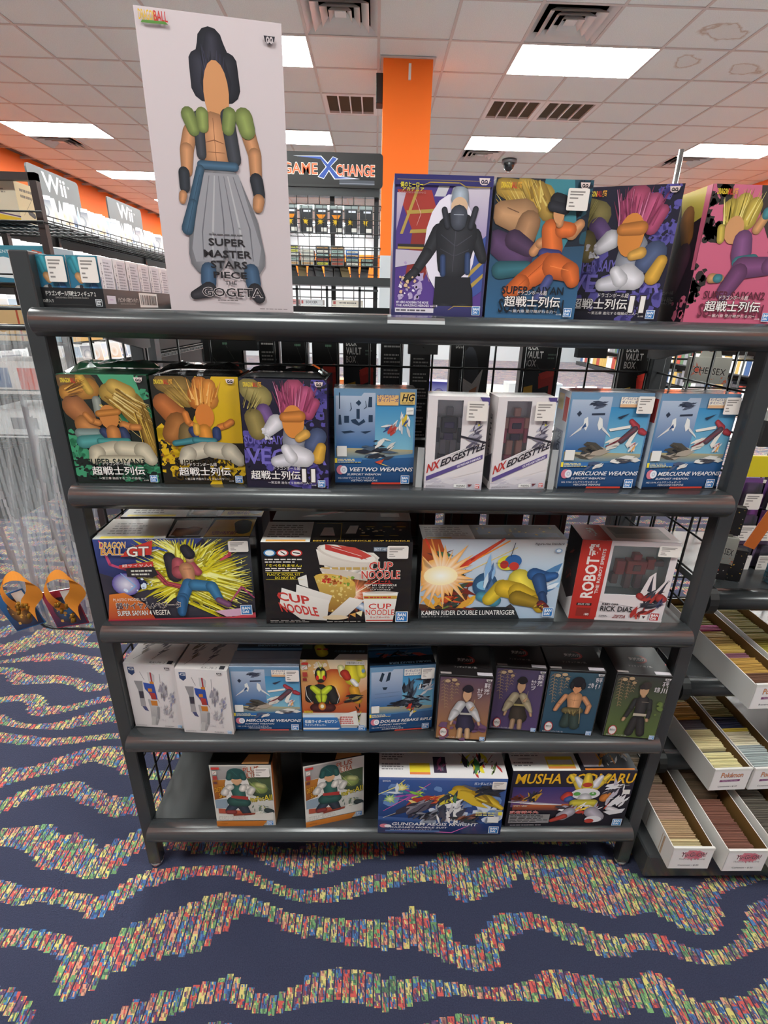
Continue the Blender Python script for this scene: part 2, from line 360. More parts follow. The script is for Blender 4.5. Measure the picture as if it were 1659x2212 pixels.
for k, zt in enumerate(ZS):
    q = MB(); q.box(RX0+.004, .893, zt-.022, RX1-.004, 1.235, zt); q.box(RX0+.004, 1.21, zt, RX1-.004, 1.235, zt+.012); sh = rk(q, 'shelf_board', M_BOARD)
    q = MB(); q.prism(lip_profile(zt), 'x', RX0, RX1, None, True); rk(q, 'rounded_shelf_lip', bevel=.0015)
    for x0, x1 in ((-.543, -.512), (.641, .672)):
        q = MB(); q.prism([(.9, zt-.022), (1.24, zt-.022), (1.24, zt-.085), (1.2, zt-.085), (.94, zt-.035)], 'x', x0+.012, x1-.012); rk(q, 'shelf_bracket')
w = MB()                                            # gridwall sides and back
def wire(a, b, r=.0028): w.tube([a, b], r, 5)
for x in (-.560, .690):
    for i in range(1, 5): wire((x, .916+i*.0665, .08), (x, .916+i*.0665, 1.43))
    for i in range(18): wire((x, .9, .11+i*.0762), (x, 1.26, .11+i*.0762), .0024)
stuff(rk(w, 'side_gridwall', M_WIRE))
w = MB()
for i in range(17): wire((-.545+i*.0762, 1.262, .08), (-.545+i*.0762, 1.262, 1.33))
for i in range(17): wire((-.56, 1.262, .11+i*.0762), (.69, 1.262, .11+i*.0762))
stuff(rk(w, 'back_gridwall', M_WIRE))
for x in (-.31, .115, .52):
    q = MB(); q.box(x-.035, 1.238, 1.285, x+.035, 1.262, 1.37); rk(q, 'grid_hanger')
# strip of clear tape stuck on the top lip
q = MB(); pr = lip_profile(ZS[0]); q.flat = True
xs = [.020, .03, .05, .075, .098, .112]
for i in range(5):
    for j in range(1, 5):
        dz = (.002 if i % 2 else 0)
        q.face([(xs[i], pr[j][0]-.0012, pr[j][1]+.0008), (xs[i+1], pr[j][0]-.0012, pr[j][1]+.0008), (xs[i+1], pr[j+1][0]-.0012, pr[j+1][1]+.0008), (xs[i], pr[j+1][0]-.0012, pr[j+1][1]+.0008)])
tag(q.build('tape_strip', clear_film('torn_clear_tape', (1,1,1,1), .45, .2)), 'torn strip of whitish clear tape on the top shelf lip under the purple box', 'tape')
# the unit that stands back to back with it: seen only as darkness and hanging packs through the gaps
RC = (.063, 1.6, 0)
rr_ = thing('rear_rack', 'black rack standing back to back behind the display rack, seen dark through its gaps', 'shelf', RC)
def rb(mb, name, mt=None, **k):
    o = mb.build(name, mt or M_BLACK, rr_, **k); o.matrix_parent_inverse = Matrix.Translation((-RC[0], -RC[1], -RC[2])); return o
q = MB(); q.box(-.57, 1.345, .0, .70, 1.36, .60); rb(q, 'lower_back_panel', M_BLACK_MATT)
q = MB(); q.box(-.57, 1.36, .0, .70, 1.80, .16); rb(q, 'base_deck')
for z_ in (.56, .98):
    q = MB(); q.box(-.57, 1.36, z_, .70, 1.74, z_+.02); rb(q, 'shelf_board')
for x in (-.585, .70):
    q = MB(); q.box(x, 1.34, 0, x+.03, 1.37, 1.34); rb(q, 'upright')
# ---------------------------------------------------------------- flat print: a small drawing language for box faces
# u runs 0..100 left to right, v 0..100 bottom to top of the face; every print is a thin mesh lying on the card
PG = .93                                           # ink gain
_txt = {}
def text_mesh(s, bold):
    key = (s, bold)
    if key not in _txt:
        cu = bpy.data.curves.new('t', 'FONT'); cu.body = s; cu.size = 1; cu.resolution_u = 2; cu.offset = bold
        ob = bpy.data.objects.new('t', cu); me = bpy.data.meshes.new_from_object(ob)
        V = [(v.co.x, v.co.y) for v in me.vertices]; Fc = [tuple(p.vertices) for p in me.polygons]
        bpy.data.objects.remove(ob); bpy.data.curves.remove(cu); bpy.data.meshes.remove(me)
        if V:
            x0 = min(v[0] for v in V); x1 = max(v[0] for v in V); y0 = min(v[1] for v in V); y1 = max(v[1] for v in V)
            V = [((x-x0)/max(1e-6, x1-x0), (y-y0)/max(1e-6, y1-y0)) for x, y in V]
        _txt[key] = (V, Fc)
    return _txt[key]
class Art:
    def __init__(s, w, h):
        s.w, s.h = w, h; s.n = 0; s.ink = MB(); s.let = MB(); s.ink.flat = s.let.flat = True
    def P(s, u, v): return ((u/100-.5)*s.w, -.0003-s.n*.00003, v/100*s.h)
    def poly(s, pts, cols):
        s.ink.face([s.P(*p) for p in pts], cols)
    def ell(s, cx, cy, rx, ry, c, rim=None, rot=0, n=18):
        a = s.w/s.h; pts = []
        ca, sa = math.cos(rot), math.sin(rot)
        for i in range(n):
            t = 2*math.pi*i/n; x, y = rx*math.cos(t), ry/a*math.sin(t)*1.0
            pts.append((min(99.9, max(.1, cx + x*ca - y*sa)), min(99.9, max(.1, cy + (x*sa + y*ca)*a))))
        if rim is None: s.poly(pts, c)
        else:
            for i in range(n): s.poly([(cx, cy), pts[i], pts[(i+1) % n]], [c, rim, rim])
    def cap(s, x0, y0, r0, x1, y1, r1, c):
        """tapered capsule, radii in % of the width"""
        a = s.w/s.h; dx, dy = x1-x0, (y1-y0)/a; L = math.hypot(dx, dy) or 1e-6; nx, ny = -dy/L, dx/L; t0 = math.atan2(ny, nx); pts = []
        for i in range(7): t = t0 + math.pi*i/6; pts.append((x0 + r0*math.cos(t), y0 + r0*math.sin(t)*a))
        for i in range(7): t = t0 + math.pi + math.pi*i/6; pts.append((x1 + r1*math.cos(t), y1 + r1*math.sin(t)*a))
        s.poly(pts, c)
    def limb(s, x0, y0, r0, x1, y1, r1, c, e):
        """tapered capsule whose ink runs from c along the middle to e at the rim"""
        a = s.w/s.h; dx, dy = x1-x0, (y1-y0)/a; L = math.hypot(dx, dy) or 1e-6; t0 = math.atan2(dx/L, -dy/L); A = (x0, y0); B = (x1, y1)
        p0 = [(x0 + r0*math.cos(t0+math.pi*i/6), y0 + r0*math.sin(t0+math.pi*i/6)*a) for i in range(7)]
        p1 = [(x1 + r1*math.cos(t0+math.pi+math.pi*i/6), y1 + r1*math.sin(t0+math.pi+math.pi*i/6)*a) for i in range(7)]
        K = lambda p: (min(99.8, max(.2, p[0])), min(99.8, max(.2, p[1])))
        p0 = [K(p) for p in p0]; p1 = [K(p) for p in p1]; A, B = K(A), K(B)
        for i in range(6): s.poly([A, p0[i], p0[i+1]], [c, e, e]); s.poly([B, p1[i], p1[i+1]], [c, e, e])
        s.poly([A, p0[6], p1[0], B], [c, e, e, c]); s.poly([B, p1[6], p0[0], A], [c, e, e, c])
    def text(s, body, bl, br, tl, c, bold=0):
        V, Fc = text_mesh(body, bold)
        P = []
        for x, y in V:
            u = bl[0] + (br[0]-bl[0])*x + (tl[0]-bl[0])*y; v = bl[1] + (br[1]-bl[1])*x + (tl[1]-bl[1])*y
            P.append(s.P(u, v))
        n = len(s.let.v); s.let.v += P
        for f in Fc: s.let.f.append(tuple(n+i for i in f)); s.let.c.append(c); s.let.smooth.append(False)
    def run(s, src):
        a = s.w/s.h
        for ln in src.strip().split('\n'):
            k = ln.split()
            if not k: continue
            s.n += 1; op = k[0]
            C = lambda h: lin(h, PG)
            def pt(q): return tuple(float(z) for z in q.split(','))
            if op == 'p': s.poly([pt(q) for q in k[2:]], C(k[1]))
            elif op == 'v':                        # gradient top colour -> bottom colour
                P = [pt(q) for q in k[3:]]; hi = max(p[1] for p in P); lo = min(p[1] for p in P); A, B = C(k[1]), C(k[2])
                s.poly(P, [tuple(A[i]*((p[1]-lo)/(hi-lo)) + B[i]*(1-(p[1]-lo)/(hi-lo)) for i in range(4)) for p in P])
            elif op == 'e': q = pt(k[2]); s.ell(q[0], q[1], q[2], q[3], C(k[1]), None, math.radians(q[4]) if len(q) > 4 else 0)
            elif op == 'r': q = pt(k[3]); s.ell(q[0], q[1], q[2], q[3], C(k[1]), C(k[2]), math.radians(q[4]) if len(q) > 4 else 0)
            elif op == 'k':                        # star burst: colour centre,rim  cx,cy,r1,r2,n,seed
                q = pt(k[3]); rg = random.Random(int(q[5])); n = int(q[4]); P = []
                for i in range(n*2):
                    rr = (q[3]*(.55+.6*rg.random())) if i % 2 else q[2]; t = math.pi*i/n + .2*rg.random()
                    P.append((min(99.8, max(.2, q[0]+rr*math.cos(t))), min(99.8, max(.2, q[1]+rr*math.sin(t)*a))))
                for i in range(n*2): s.poly([(q[0], q[1]), P[i], P[(i+1) % (2*n)]], [C(k[1]), C(k[2]), C(k[2])])
            elif op == 'c':                        # softly rounded limb: colour  x,y,r x,y,r ...
                q = [pt(z) for z in k[2:]]; b = C(k[1]); d = tuple(x*.5 for x in b[:3]) + (1,); l = tuple(min(1, x*1.2+.01) for x in b[:3]) + (1,)
                for i in range(len(q)-1): s.limb(*q[i], *q[i+1], l, d); s.n += 1
            elif op == 'f':                        # fine strokes: seed,n,x0,y0,x1,y1,spread,width  colours  (run from x0,y0 towards x1,y1)
                q = pt(k[1]); rg = random.Random(int(q[0])); cols = k[2].split(',')
                for i in range(int(q[1])):
                    o = (rg.random()-.5)*q[6]; o2 = o*(1.2+.5*rg.random()); t0 = .4*rg.random(); t1 = .6+.45*rg.random(); dx, dy = q[4]-q[2], (q[5]-q[3])/a; L = math.hypot(dx, dy) or 1; nx, ny = -dy/L, dx/L*a
                    A_ = (q[2]+(q[4]-q[2])*t0+nx*o, q[3]+(q[5]-q[3])*t0+ny*o); B_ = (q[2]+(q[4]-q[2])*t1+nx*o2, q[3]+(q[5]-q[3])*t1+ny*o2)
                    A_ = (min(99, max(1, A_[0])), min(99, max(1, A_[1]))); B_ = (min(99, max(1, B_[0])), min(99, max(1, B_[1])))
                    s.cap(A_[0], A_[1], q[7]*(.4+.6*rg.random()), B_[0], B_[1], q[7]*.12, C(cols[rg.randrange(len(cols))]))
                    if i % 4 == 3: s.n += 1
            elif op == 'l':                        # stroke: colour width pts
                q = [pt(z) for z in k[3:]]; wd = float(k[2])/2
                for i in range(len(q)-1): s.cap(q[i][0], q[i][1], wd*(.5 if i == 0 else 1), q[i+1][0], q[i+1][1], wd*(.5 if i == len(q)-2 else 1), C(k[1]))
            elif op == 's':                        # splatter: colour seed,n,x0,y0,x1,y1,r0,r1
                q = pt(k[2]); rg = random.Random(int(q[0]))
                for i in range(int(q[1])):
                    r = q[6]+(q[7]-q[6])*rg.random()**2; cx = q[2]+(q[4]-q[2])*rg.random(); cy = q[3]+(q[5]-q[3])*rg.random()
                    P = []
                    for j in range(9):
                        t = 2*math.pi*j/9; e = r*(.6+.7*rg.random()); P.append((min(100, max(0, cx+e*math.cos(t))), min(100, max(0, cy+e*math.sin(t)*a))))
                    s.poly(P, C(k[1]))
            elif op == 'h':                        # shards: seed,n,cx,cy,rx,ry,size,angle,spread  colours
                q = pt(k[1]); rg = random.Random(int(q[0])); cols = k[2].split(',')
                for i in range(int(q[1])):
                    cx = q[2]+q[4]*(rg.random()+rg.random()-1); cy = q[3]+q[5]*(rg.random()+rg.random()-1)
                    t = math.radians(q[7]+q[8]*(rg.random()-.5)*2); L = q[6]*(.5+rg.random()); B = L*(.16+.25*rg.random())
                    dx, dy = math.cos(t), math.sin(t)
                    P = [(cx-dx*L+dy*B*.4, cy+(-dy*L-dx*B*.4)*a), (cx+dy*B, cy-dx*B*a), (cx+dx*L, cy+dy*L*a), (cx-dy*B*.8, cy+dx*B*.8*a), (cx-dx*L*.8-dy*B*.4, cy+(-dy*L*.8+dx*B*.4)*a)]
                    s.poly([(min(99.5, max(.5, x)), min(99.5, max(.5, y))) for x, y in P], C(cols[rg.randrange(len(cols))])); 
                    if i % 3 == 2: s.n += 1
            elif op in 't*o':                      # text: colour x0,x1,y0,y1[,shear[,rise]] body   (* bold, o outlined: colour/outline)
                q = pt(k[2]); body = ' '.join(k[3:]); sh = q[4] if len(q) > 4 else 0; ri = q[5] if len(q) > 5 else 0
                bl, br, tl = (q[0], q[2]), (q[1], q[2]+ri), (q[0]+sh, q[3])
                c = k[1].split('/')
                if op == 'o':
                    e = (q[3]-q[2])*.06; ex = e/a*.8
                    s.text(body, (bl[0]-ex, bl[1]-e), (br[0]+ex, br[1]-e), (tl[0]-ex, tl[1]+e), C(c[1]), .04); s.n += 1
                s.text(body, bl, br, tl, C(c[0]), {'t': 0, '*': .018, 'o': .012}[op])
            elif op == 'x':                        # rotated text: colour  bl br tl body
                s.text(' '.join(k[5:]), pt(k[2]), pt(k[3]), pt(k[4]), C(k[1]), .03)
            elif op == 'y':                        # fine print: rows of tiny bars  colour x0,x1,y0,y1,rows
                q = pt(k[2]); n = int(q[4]); rg = random.Random(int(q[0]*7+q[2])); hh = (q[3]-q[2])/n
                for i in range(n):
                    x = q[0]; y = q[3]-(i+1)*hh; xe = q[1]-(q[1]-q[0])*.3*rg.random()
                    while x < xe-.5:
                        wd = (1+3*rg.random())*(q[1]-q[0])/22; s.poly([(x, y+hh*.25), (min(xe, x+wd), y+hh*.25), (min(xe, x+wd), y+hh*.7), (x, y+hh*.7)], C(k[1])); x += wd*1.25
            elif op == 'B':                        # blue maker's badge  x0,y0,width[,colour]
                q = pt(k[1]); c = k[2] if len(k) > 2 else '2f74b8'; x0, y0, wd = q; hh = wd*a
                def rr(i, col): s.poly([(x0+i, y0+i*a), (x0+wd-i, y0+i*a), (x0+wd-i, y0+hh-i*a), (x0+i, y0+hh-i*a)], C(col))
                rr(0, 'e8eaf0'); s.n += 1; rr(wd*.06, c); s.n += 1
                s.text('BAN', (x0+wd*.16, y0+hh*.53), (x0+wd*.84, y0+hh*.53), (x0+wd*.16, y0+hh*.84), C('f2f2f4'), .035)
                s.text('DAI', (x0+wd*.16, y0+hh*.17), (x0+wd*.70, y0+hh*.17), (x0+wd*.16, y0+hh*.46), C('f2f2f4'), .035)
            elif op == 'Q':                        # double-loop badge  x0,y0,width ground ink
                q = pt(k[1]); x0, y0, wd = q; hh = wd*a*.55
                s.poly([(x0, y0+hh), (x0+wd*.1, y0+hh*.25), (x0+wd*.3, y0), (x0+wd*.7, y0), (x0+wd*.9, y0+hh*.25), (x0+wd, y0+hh)], C(k[2])); s.n += 1
                for cx in (.34, .66):
                    s.ell(x0+wd*cx, y0+hh*.46, wd*.15, wd*.13, C(k[3])); s.n += 1; s.ell(x0+wd*cx, y0+hh*.46, wd*.07, wd*.06, C(k[2])); s.n += 1
                    s.poly([(x0+wd*(cx-.02), y0+hh*.36), (x0+wd*(cx+.2), y0+hh*.1), (x0+wd*(cx+.2), y0+hh*.26), (x0+wd*(cx+.03), y0+hh*.46)], C(k[3]))
    def build(s, parent, M=None, mt=None, names=('printed_picture', 'lettering')):
        for mb, nm in ((s.ink, names[0]), (s.let, names[1])):
            if mb.f:
                o = stuff(mb.build(nm, mt or M_PRINT, parent))
                if M is not None: o.matrix_local = M
def sticker(parent, w, h, x0, x1, y0, y1, strip=False):
    """white shop price label: a thin rounded sheet with unreadably fine print"""
    q = MB(); q.flat = True; X0, X1, Z0, Z1 = (x0/100-.5)*w, (x1/100-.5)*w, y0/100*h, y1/100*h; r = (X1-X0)*.07; P = []
    for cx, cz, t0 in ((X1-r, Z0+r, -90), (X1-r, Z1-r, 0), (X0+r, Z1-r, 90), (X0+r, Z0+r, 180)):
        for i in range(4): t = math.radians(t0+30*i); P.append((cx+r*math.cos(t), -.0046, cz+r*math.sin(t)))
    wc = lin('e6dcd6', PG); q.face(P, wc)
    n = len(P)
    for i in range(n): a, b = P[i], P[(i+1) % n]; q.face([a, (a[0], -.0042, a[2]), (b[0], -.0042, b[2]), b], wc)
    g = lin('8a827e'); dx, dz = X1-X0, Z1-Z0
    for (u0, u1, v) in ((.1, .8, .84), (.1, .72, .72), (.1, .5, .56), (.1, .3, .36), (.1, .38, .2)):
        q.face([(X0+u0*dx, -.00465, Z0+v*dz-.035*dz), (X0+u1*dx, -.00465, Z0+v*dz-.035*dz), (X0+u1*dx, -.00465, Z0+v*dz+.03*dz), (X0+u0*dx, -.00465, Z0+v*dz+.03*dz)], g)
    o = q.build('price_sticker', M_MATT, parent); o['label'] = 'white shop price sticker'
def carton(name, label, group, x, y, z, w, h, d, yaw, cf, front, ct='22201f', top=None, cl=None, left=None, cr=None, right=None, win=None, gloss=False, st=None, seam=True, cat='box'):
    """closed card box: body with folded flaps, printed faces"""
    t = thing(name, label, cat, (x, y, z), math.radians(yaw), group)
    cl = cl or ct; cr = cr or cl; q = MB(); X = w/2; b = .0007
    F = lin(cf, PG)
    if win:
        u0, u1, v0, v1, dd, ci = win; a0, a1, z0, z1 = (u0/100-.5)*w, (u1/100-.5)*w, v0/100*h, v1/100*h; I = lin(ci)
        for P in (((-X,0,0),(X,0,0),(X,0,z0),(-X,0,z0)), ((-X,0,z1),(X,0,z1),(X,0,h),(-X,0,h)), ((-X,0,z0),(a0,0,z0),(a0,0,z1),(-X,0,z1)), ((a1,0,z0),(X,0,z0),(X,0,z1),(a1,0,z1))): q.face(P, F)
        q.flat = True
        for P in (((a0,dd,z0),(a1,dd,z0),(a1,dd,z1),(a0,dd,z1)), ((a0,0,z0),(a0,dd,z0),(a0,dd,z1),(a0,0,z1)), ((a1,dd,z0),(a1,0,z0),(a1,0,z1),(a1,dd,z1)), ((a0,0,z0),(a1,0,z0),(a1,dd,z0),(a0,dd,z0)), ((a0,dd,z1),(a1,dd,z1),(a1,0,z1),(a0,0,z1))): q.face(P, I)
    else: q.face([(-X+b,0,b),(X-b,0,b),(X-b,0,h-b),(-X+b,0,h-b)], F)
    L_, R_, T_ = lin(cl, PG), lin(cr, PG), lin(ct, PG); B_ = lin('3a3634')
    e = 0 if win else b
    q.face([(-X,b,b),(-X,b,h-b),(-X,d,h-b),(-X,d,b)], L_); q.face([(X,b,b),(X,d,b),(X,d,h-b),(X,b,h-b)], R_)
    q.face([(-X+e,b,h),(X-e,b,h),(X-e,d,h),(-X+e,d,h)], T_); q.face([(-X,d,b),(-X,d,h),(X,d,h),(X,d,b)], L_); q.face([(-X,b,0),(-X,d,0),(X,d,0),(X,b,0)], B_)
    if not win:                                     # worn, slightly paler folded edges
        w_ = lambda c: tuple(min(1, v*1.1+.07) for v in c[:3]) + (1,)
        q.face([(-X+b,0,b),(-X+b,0,h-b),(-X,b,h-b),(-X,b,b)], w_(F)); q.face([(X-b,0,h-b),(X-b,0,b),(X,b,b),(X,b,h-b)], w_(F))
        q.face([(-X+b,0,h-b),(X-b,0,h-b),(X-b,b,h),(-X+b,b,h)], w_(T_)); q.face([(-X+b,0,b),(-X+b,b,0),(X-b,b,0),(X-b,0,b)], F)
    m = M_GLOSS if gloss else M_PRINT
    q.build('box_body', m, t)
    if seam:
        q = MB(); q.box(-X+.001, .0025, h, X-.001, .0033, h+.0003, lin('181716')); q.box(-X*.97, d*.5, h, X*.97, d*.5+.0008, h+.0003, tuple(c*.6 for c in T_[:3])+(1,)); q.build('lid_flap_seam', m, t)
    A = Art(w, h); A.run(front); A.build(t, None, m)
    if top: A = Art(w, d); A.run(top); A.build(t, Matrix.Translation((0, 0, h+.0003)) @ Matrix.Rotation(-math.pi/2, 4, 'X'), m, ('top_print', 'top_lettering'))
    if left: A = Art(d, h); A.run(left); A.build(t, Matrix.Translation((-X, d/2, 0)) @ Matrix.Rotation(-math.pi/2, 4, 'Z'), m, ('side_print', 'side_lettering'))
    if right: A = Art(d, h); A.run(right); A.build(t, Matrix.Translation((X, d/2, 0)) @ Matrix.Rotation(math.pi/2, 4, 'Z'), m, ('side_print', 'side_lettering'))
    if win:
        q = MB(); q.flat = True; q.face([(a0,.0006,z0),(a1,.0006,z0),(a1,.0006,z1),(a0,.0006,z1)]); q.build('window_film', M_FILM, t)
    if st: sticker(t, w, h, *st)
    return t
# ---------------------------------------------------------------- top shelf
def fig_plain(hair, skin, top, belt, legs):         # an anonymous dressmaker's-dummy shape used where a box shows a printed figure
    return hair + skin + top + belt + legs
carton('figure_box', 'tallest box on the top shelf, pinkish white, printed with a figure in grey trousers', None, -.234, .8975, ZS[0], .195, .379, .13, 10, 'd0c1c4', '''
v d2c3c6 c9babd 0,0 100,0 100,100 0,100
c 23222e 49,92,9 50,84,15
c 2a2836 40,86,7 43,79,10
c 22212c 60,86,7 58,79,10
c 2d2a38 50,93,5 51,80,11
f 10,18,49,78,49,92,12,1 3d3a4c,16151e,34324a
c c98a5e 47.5,72,4.5 48,68,5
e cf9060 50.5,77,9,10
c c58a60 29,64,5 25.5,58,5 24,51,4
c c58a60 71.5,65,5.5 75.5,58,5 75.5,51,4.5
c c88c62 46,65,12 47,57,10
l 8f5c40 .8 46.5,69 46.5,55
l 8f5c40 .7 39,61 46,62 53,61
l 8f5c40 .6 41,58 53,58
c 3c3d45 36,69,4 36,57,3.6
c 3c3d45 57,70,5 60,56,5
c 7d8a4a 29,69.5,5 32,65,4.5
c 87934f 39,70,4.5 39,66,4
c 7d8a4a 59,70.5,5 57,66,4.5
c 87934f 69,70,6.5 71,66,6
c 2c2f38 21.8,50.5,4 21.3,45.5,3.8
c 2c2f38 75.5,49.5,5 77,44.5,4.6
c c58a60 19.5,43,3 18.5,41,2.5
c c58a60 76.5,42.5,4.5 75.5,40,4
c 8f8c92 44,47,12 36,33,14 33,21,14
c 98959b 52,47,12 60,33,15 64,21,15
p 98959b 34,51 62,51 76,25 73,18 52,20 48,27 45,20 24,19 22,24
l 6f6c74 1 40,50 31,30 30,20
l b4b0b4 1.6 44,50 39,30 37,20
l 6f6c74 1 47,50 48,34 47,24
l b4b0b4 1.6 54,50 60,32 62,20
l 6f6c74 1 58,50 68,32 69,20
l 6f6c74 .8 51,50 55,32 56,20
c 41607a 35,53.5,3 60,53.5,3
c 3a5870 34,52,3 26,40,3.4 20,31,4.5
l 2c4458 .8 33,50 19,29
c 3f5a78 33,16,6 32,11,6
c 3f5a78 67,16,6 68,11,6
c 2f2c33 32,8.5,6 20,6.2,3.4
c 2f2c33 69,8.5,6 72,6,5
y 5a5558 36,62,29,30,1
* 241f22/241f22 35,63.6,25.3,28 SUPER
* 241f22 30.5,68,20.9,23.7 MASTER
* 241f22 35,64,16.9,19.7 STARS
* 241f22 36.5,63,13,15.6 PIECE
* 241f22 45,54.5,10.6,12 THE
o 241f22/d8cacb 26.5,75,5.9,9.3 GOGETA
y 6a5d5e 38,60,4,4.9,1
* e0b22a/8a3a20 3,14,96,99 DRAGON
* c8332e 13,22,96,99 BALL
p 5a8a3c 4,95.2 22,95.4 20,96.2 5,96
Q 87,93.4,8 26232c cec0c3
y 8a7b7c 72,97,1,1.7,1
''', ct='d8c8ca', cl='cfc0c2', seam=True)
carton('figure_box', 'purple and blue box printed with a black-suited figure on red and violet stripes', None, .101, .88, ZS[0], .149, .1965, .11, 0, '3c3a6c', '''
v 4a3a80 5d3f8c 3,0 97,0 97,93 3,93
p a83c34 3,90 38,90 52,60 20,62
p 8d3431 20,62 52,60 34,28 14,30
v c6b8c8 a58fb6 3,88 12,88 3,62
p c9c4cc 45,93 56,93 52,86 41,86
p b89a4e 22,90 25,90 10,60 7,60
p b3964a 13,76 50,78 48,75.5 14,73.5
p b3964a 18,63 44,64 43,61.5 17,60.5
p 35302f 5,53 46,53 46,51 5,51
p b3964a 5,51 46,51 46,49.5 5,49.5
p c3b9c9 3,49 40,48 30,40 3,36
v cfc3d0 9a86b4 62,93 97,93 97,58 80,50
p 41549a 75,45 97,60 97,20 78,10
p b3964a 76,30 97,44 97,41 78,27
p b3964a 80,22 97,33 97,30 82,19
s b3a0c6 5,26,6,14,30,40,1,5
s e6dcec 9,14,8,14,24,36,.6,2.4
l e4b0a8 .6 22,84 28,74 24,66
l e4b0a8 .6 40,44 36,34 40,26
c c9c2cf 67,88,9 67,70,12
e e9e0ee 60,52,27,36
c 2b2b31 48,62,8 36,46,6 24,33,4.6 16,28,4
c 26262c 85,60,7 95,44,5
c 2f2f36 66,60,22 64,40,17
c 25252b 58,20,12 57,6,12
c 25252b 76,20,11 78,6,11
p 25252b 46,30 84,30 86,10 46,10
l 4a4a54 1 50,60 66,52 82,60
l 4a4a54 .8 50,50 65,45 80,50
l 55555f 1 65,63 64,34
c 34466f 53,44,3 54,32,3
c 34466f 79,46,3 80,34,3
c 30303a 52,77,3 56,66,3
c 30303a 84,78,3 80,66,3
c aab4c2 67,88,8 67,84,9
e d8b394 67,79.5,8.5,6.5
c 4c4f5c 67,74,9 67,69,8
l b9bfcc .8 62,74 72,74
s d9b58e 3,9,8,16,26,31,1,2.2
p 33306a 0,93 100,93 100,100 0,100
l b3964a .9 28,92.6 36,95 66,95 72,92.6 97,92.6
l b3964a .6 3,96.5 97,96.5
v 3c3a6c 2e2b58 0,0 100,0 100,8 50,8 45,5 0,5
l b3964a .8 62,5 68,8 97,8
p d8d0da 4,2.6 46,2.6 46,6 4,6
y 55505c 5,45,3,5.6,1
o efe04a/2a2430 6,29,91.5,95 僕のヒーロー
o efe04a/2a2430 8,30,89,91.6 アカデミア
t b58a8a 5,32,87.4,88.6 HEROES:RISING
* e6dfe8 5,40,9.4,11.2 MY HERO ACADEMIA THE MOVIE
* e6dfe8 5,50,7,8.8 THE AMAZING HEROES vol.14
Q 85,94,11 e6d2d2 3a3350
B 88,1.5,9
''', ct='2d2a55', cl='2c2a52')
def warrior(body, g1, dark1, dark2, sub, two=False, seed=1, gcol='1d1c1e', tail=''):
    """shared layout of the brush-lettered series: splattered ground, faded portrait patch, plain figure, brush lettering"""
    return '''
v %s %s 0,0 100,0 100,100 0,100
s %s %d,40,50,60,100,100,2,9
s %s %d,30,0,10,30,52,2,9
s %s %d,26,60,0,100,30,2,9
''' % (gcol, gcol, g1, seed, g1, seed+1, g1, seed+2) + '''
s %s %d,46,70,62,100,100,.4,2.6
s %s %d,20,0,4,22,26,.5,3
''' % (gcol, seed+3, gcol, seed+4) + body + ('''
* %s 16,84,18.5,24.5 %s
* %s 14,86,4,15 %s
''' % (*dark1, *dark2) if dark1 else '') + '''
t ece2de 34,66,18,21.5 ドラゴンボール超
''' + ('''
o f0e8e4/3c3438 6,66,8.6,17 超戦士列伝
o f0e8e4/3c3438 68,84,6.5,19.5 Ⅱ
''' if two else '''
o f0e8e4/3c3438 20,82,8.8,17 超戦士列伝
''') + '''
t e6dcd8 26,80,4.4,6.8 %s
t d8d0cc 79,85,3,4.2 全2種
* e8c83a/5a2a1a 5,16,93,97 DRAGON
* c8382e 16,21,93,97 BALL
* e0a03a 21.5,26,92.6,97.4 超
Q 86,94,10 e0c8c4 241f22
B 87,1.8,9
''' % sub + tail
carton('figure_box', 'dark blue and teal box printed with an orange-clothed kicking figure', None, .254, .881, ZS[0], .148, .196, .10, .3, '1c2636', warrior('''
v 2d4a63 35628a 0,0 100,0 100,55 0,50
p 3f7f8c 50,100 80,100 88,70 70,40 46,50
c b6913f 8,94,9 26,90,12
c c7a24a 30,97,8 50,88,12
c a9853a 44,92,9 56,78,9
f 8,30,40,74,18,99,40,1.3 d8bd6a,8a6a2c,c0983c
c b98a62 10,76,12 30,74,17
c a87a56 38,70,12 34,60,12
l 6c4a38 1.6 14,80 26,77
c 55385f 6,56,12 30,46,16
c 4a3150 24,58,10 40,52,8
c 2f6470 12,36,9 40,38,7
c c98b5e 46,50,5 52,56,5 58,58,5
c d9692a 62,66,10 66,52,11
c c98b5e 84,64,7 92,70,5
c d9692a 74,66,8 82,66,7
c 3f3f7a 56,49,5 72,48,5
c d46426 62,40,13 36,26,10 24,20,7
c d46426 70,40,13 88,36,10 92,30,8
l a84a1c 1 58,42 30,22
l f08a4a 1.4 66,40 86,37
c 4a4f86 66,30,5 56,16,5
c c98b5e 70,70,4 70,74,4
e cf9264 68,78,6,8
c 1d1c24 64,86,7 70,84,8
c 23222c 60,82,5 74,80,5
''', '244a5a', ('161c26', 'SUPER SAIYAN'), ('161c26', 'SON GOHAN'), '〜第六章 受け継がれる力〜', False, 21, '1a2230'), ct='1a1f2a', cl='1d2533', st=(74, 96, 79, 94))
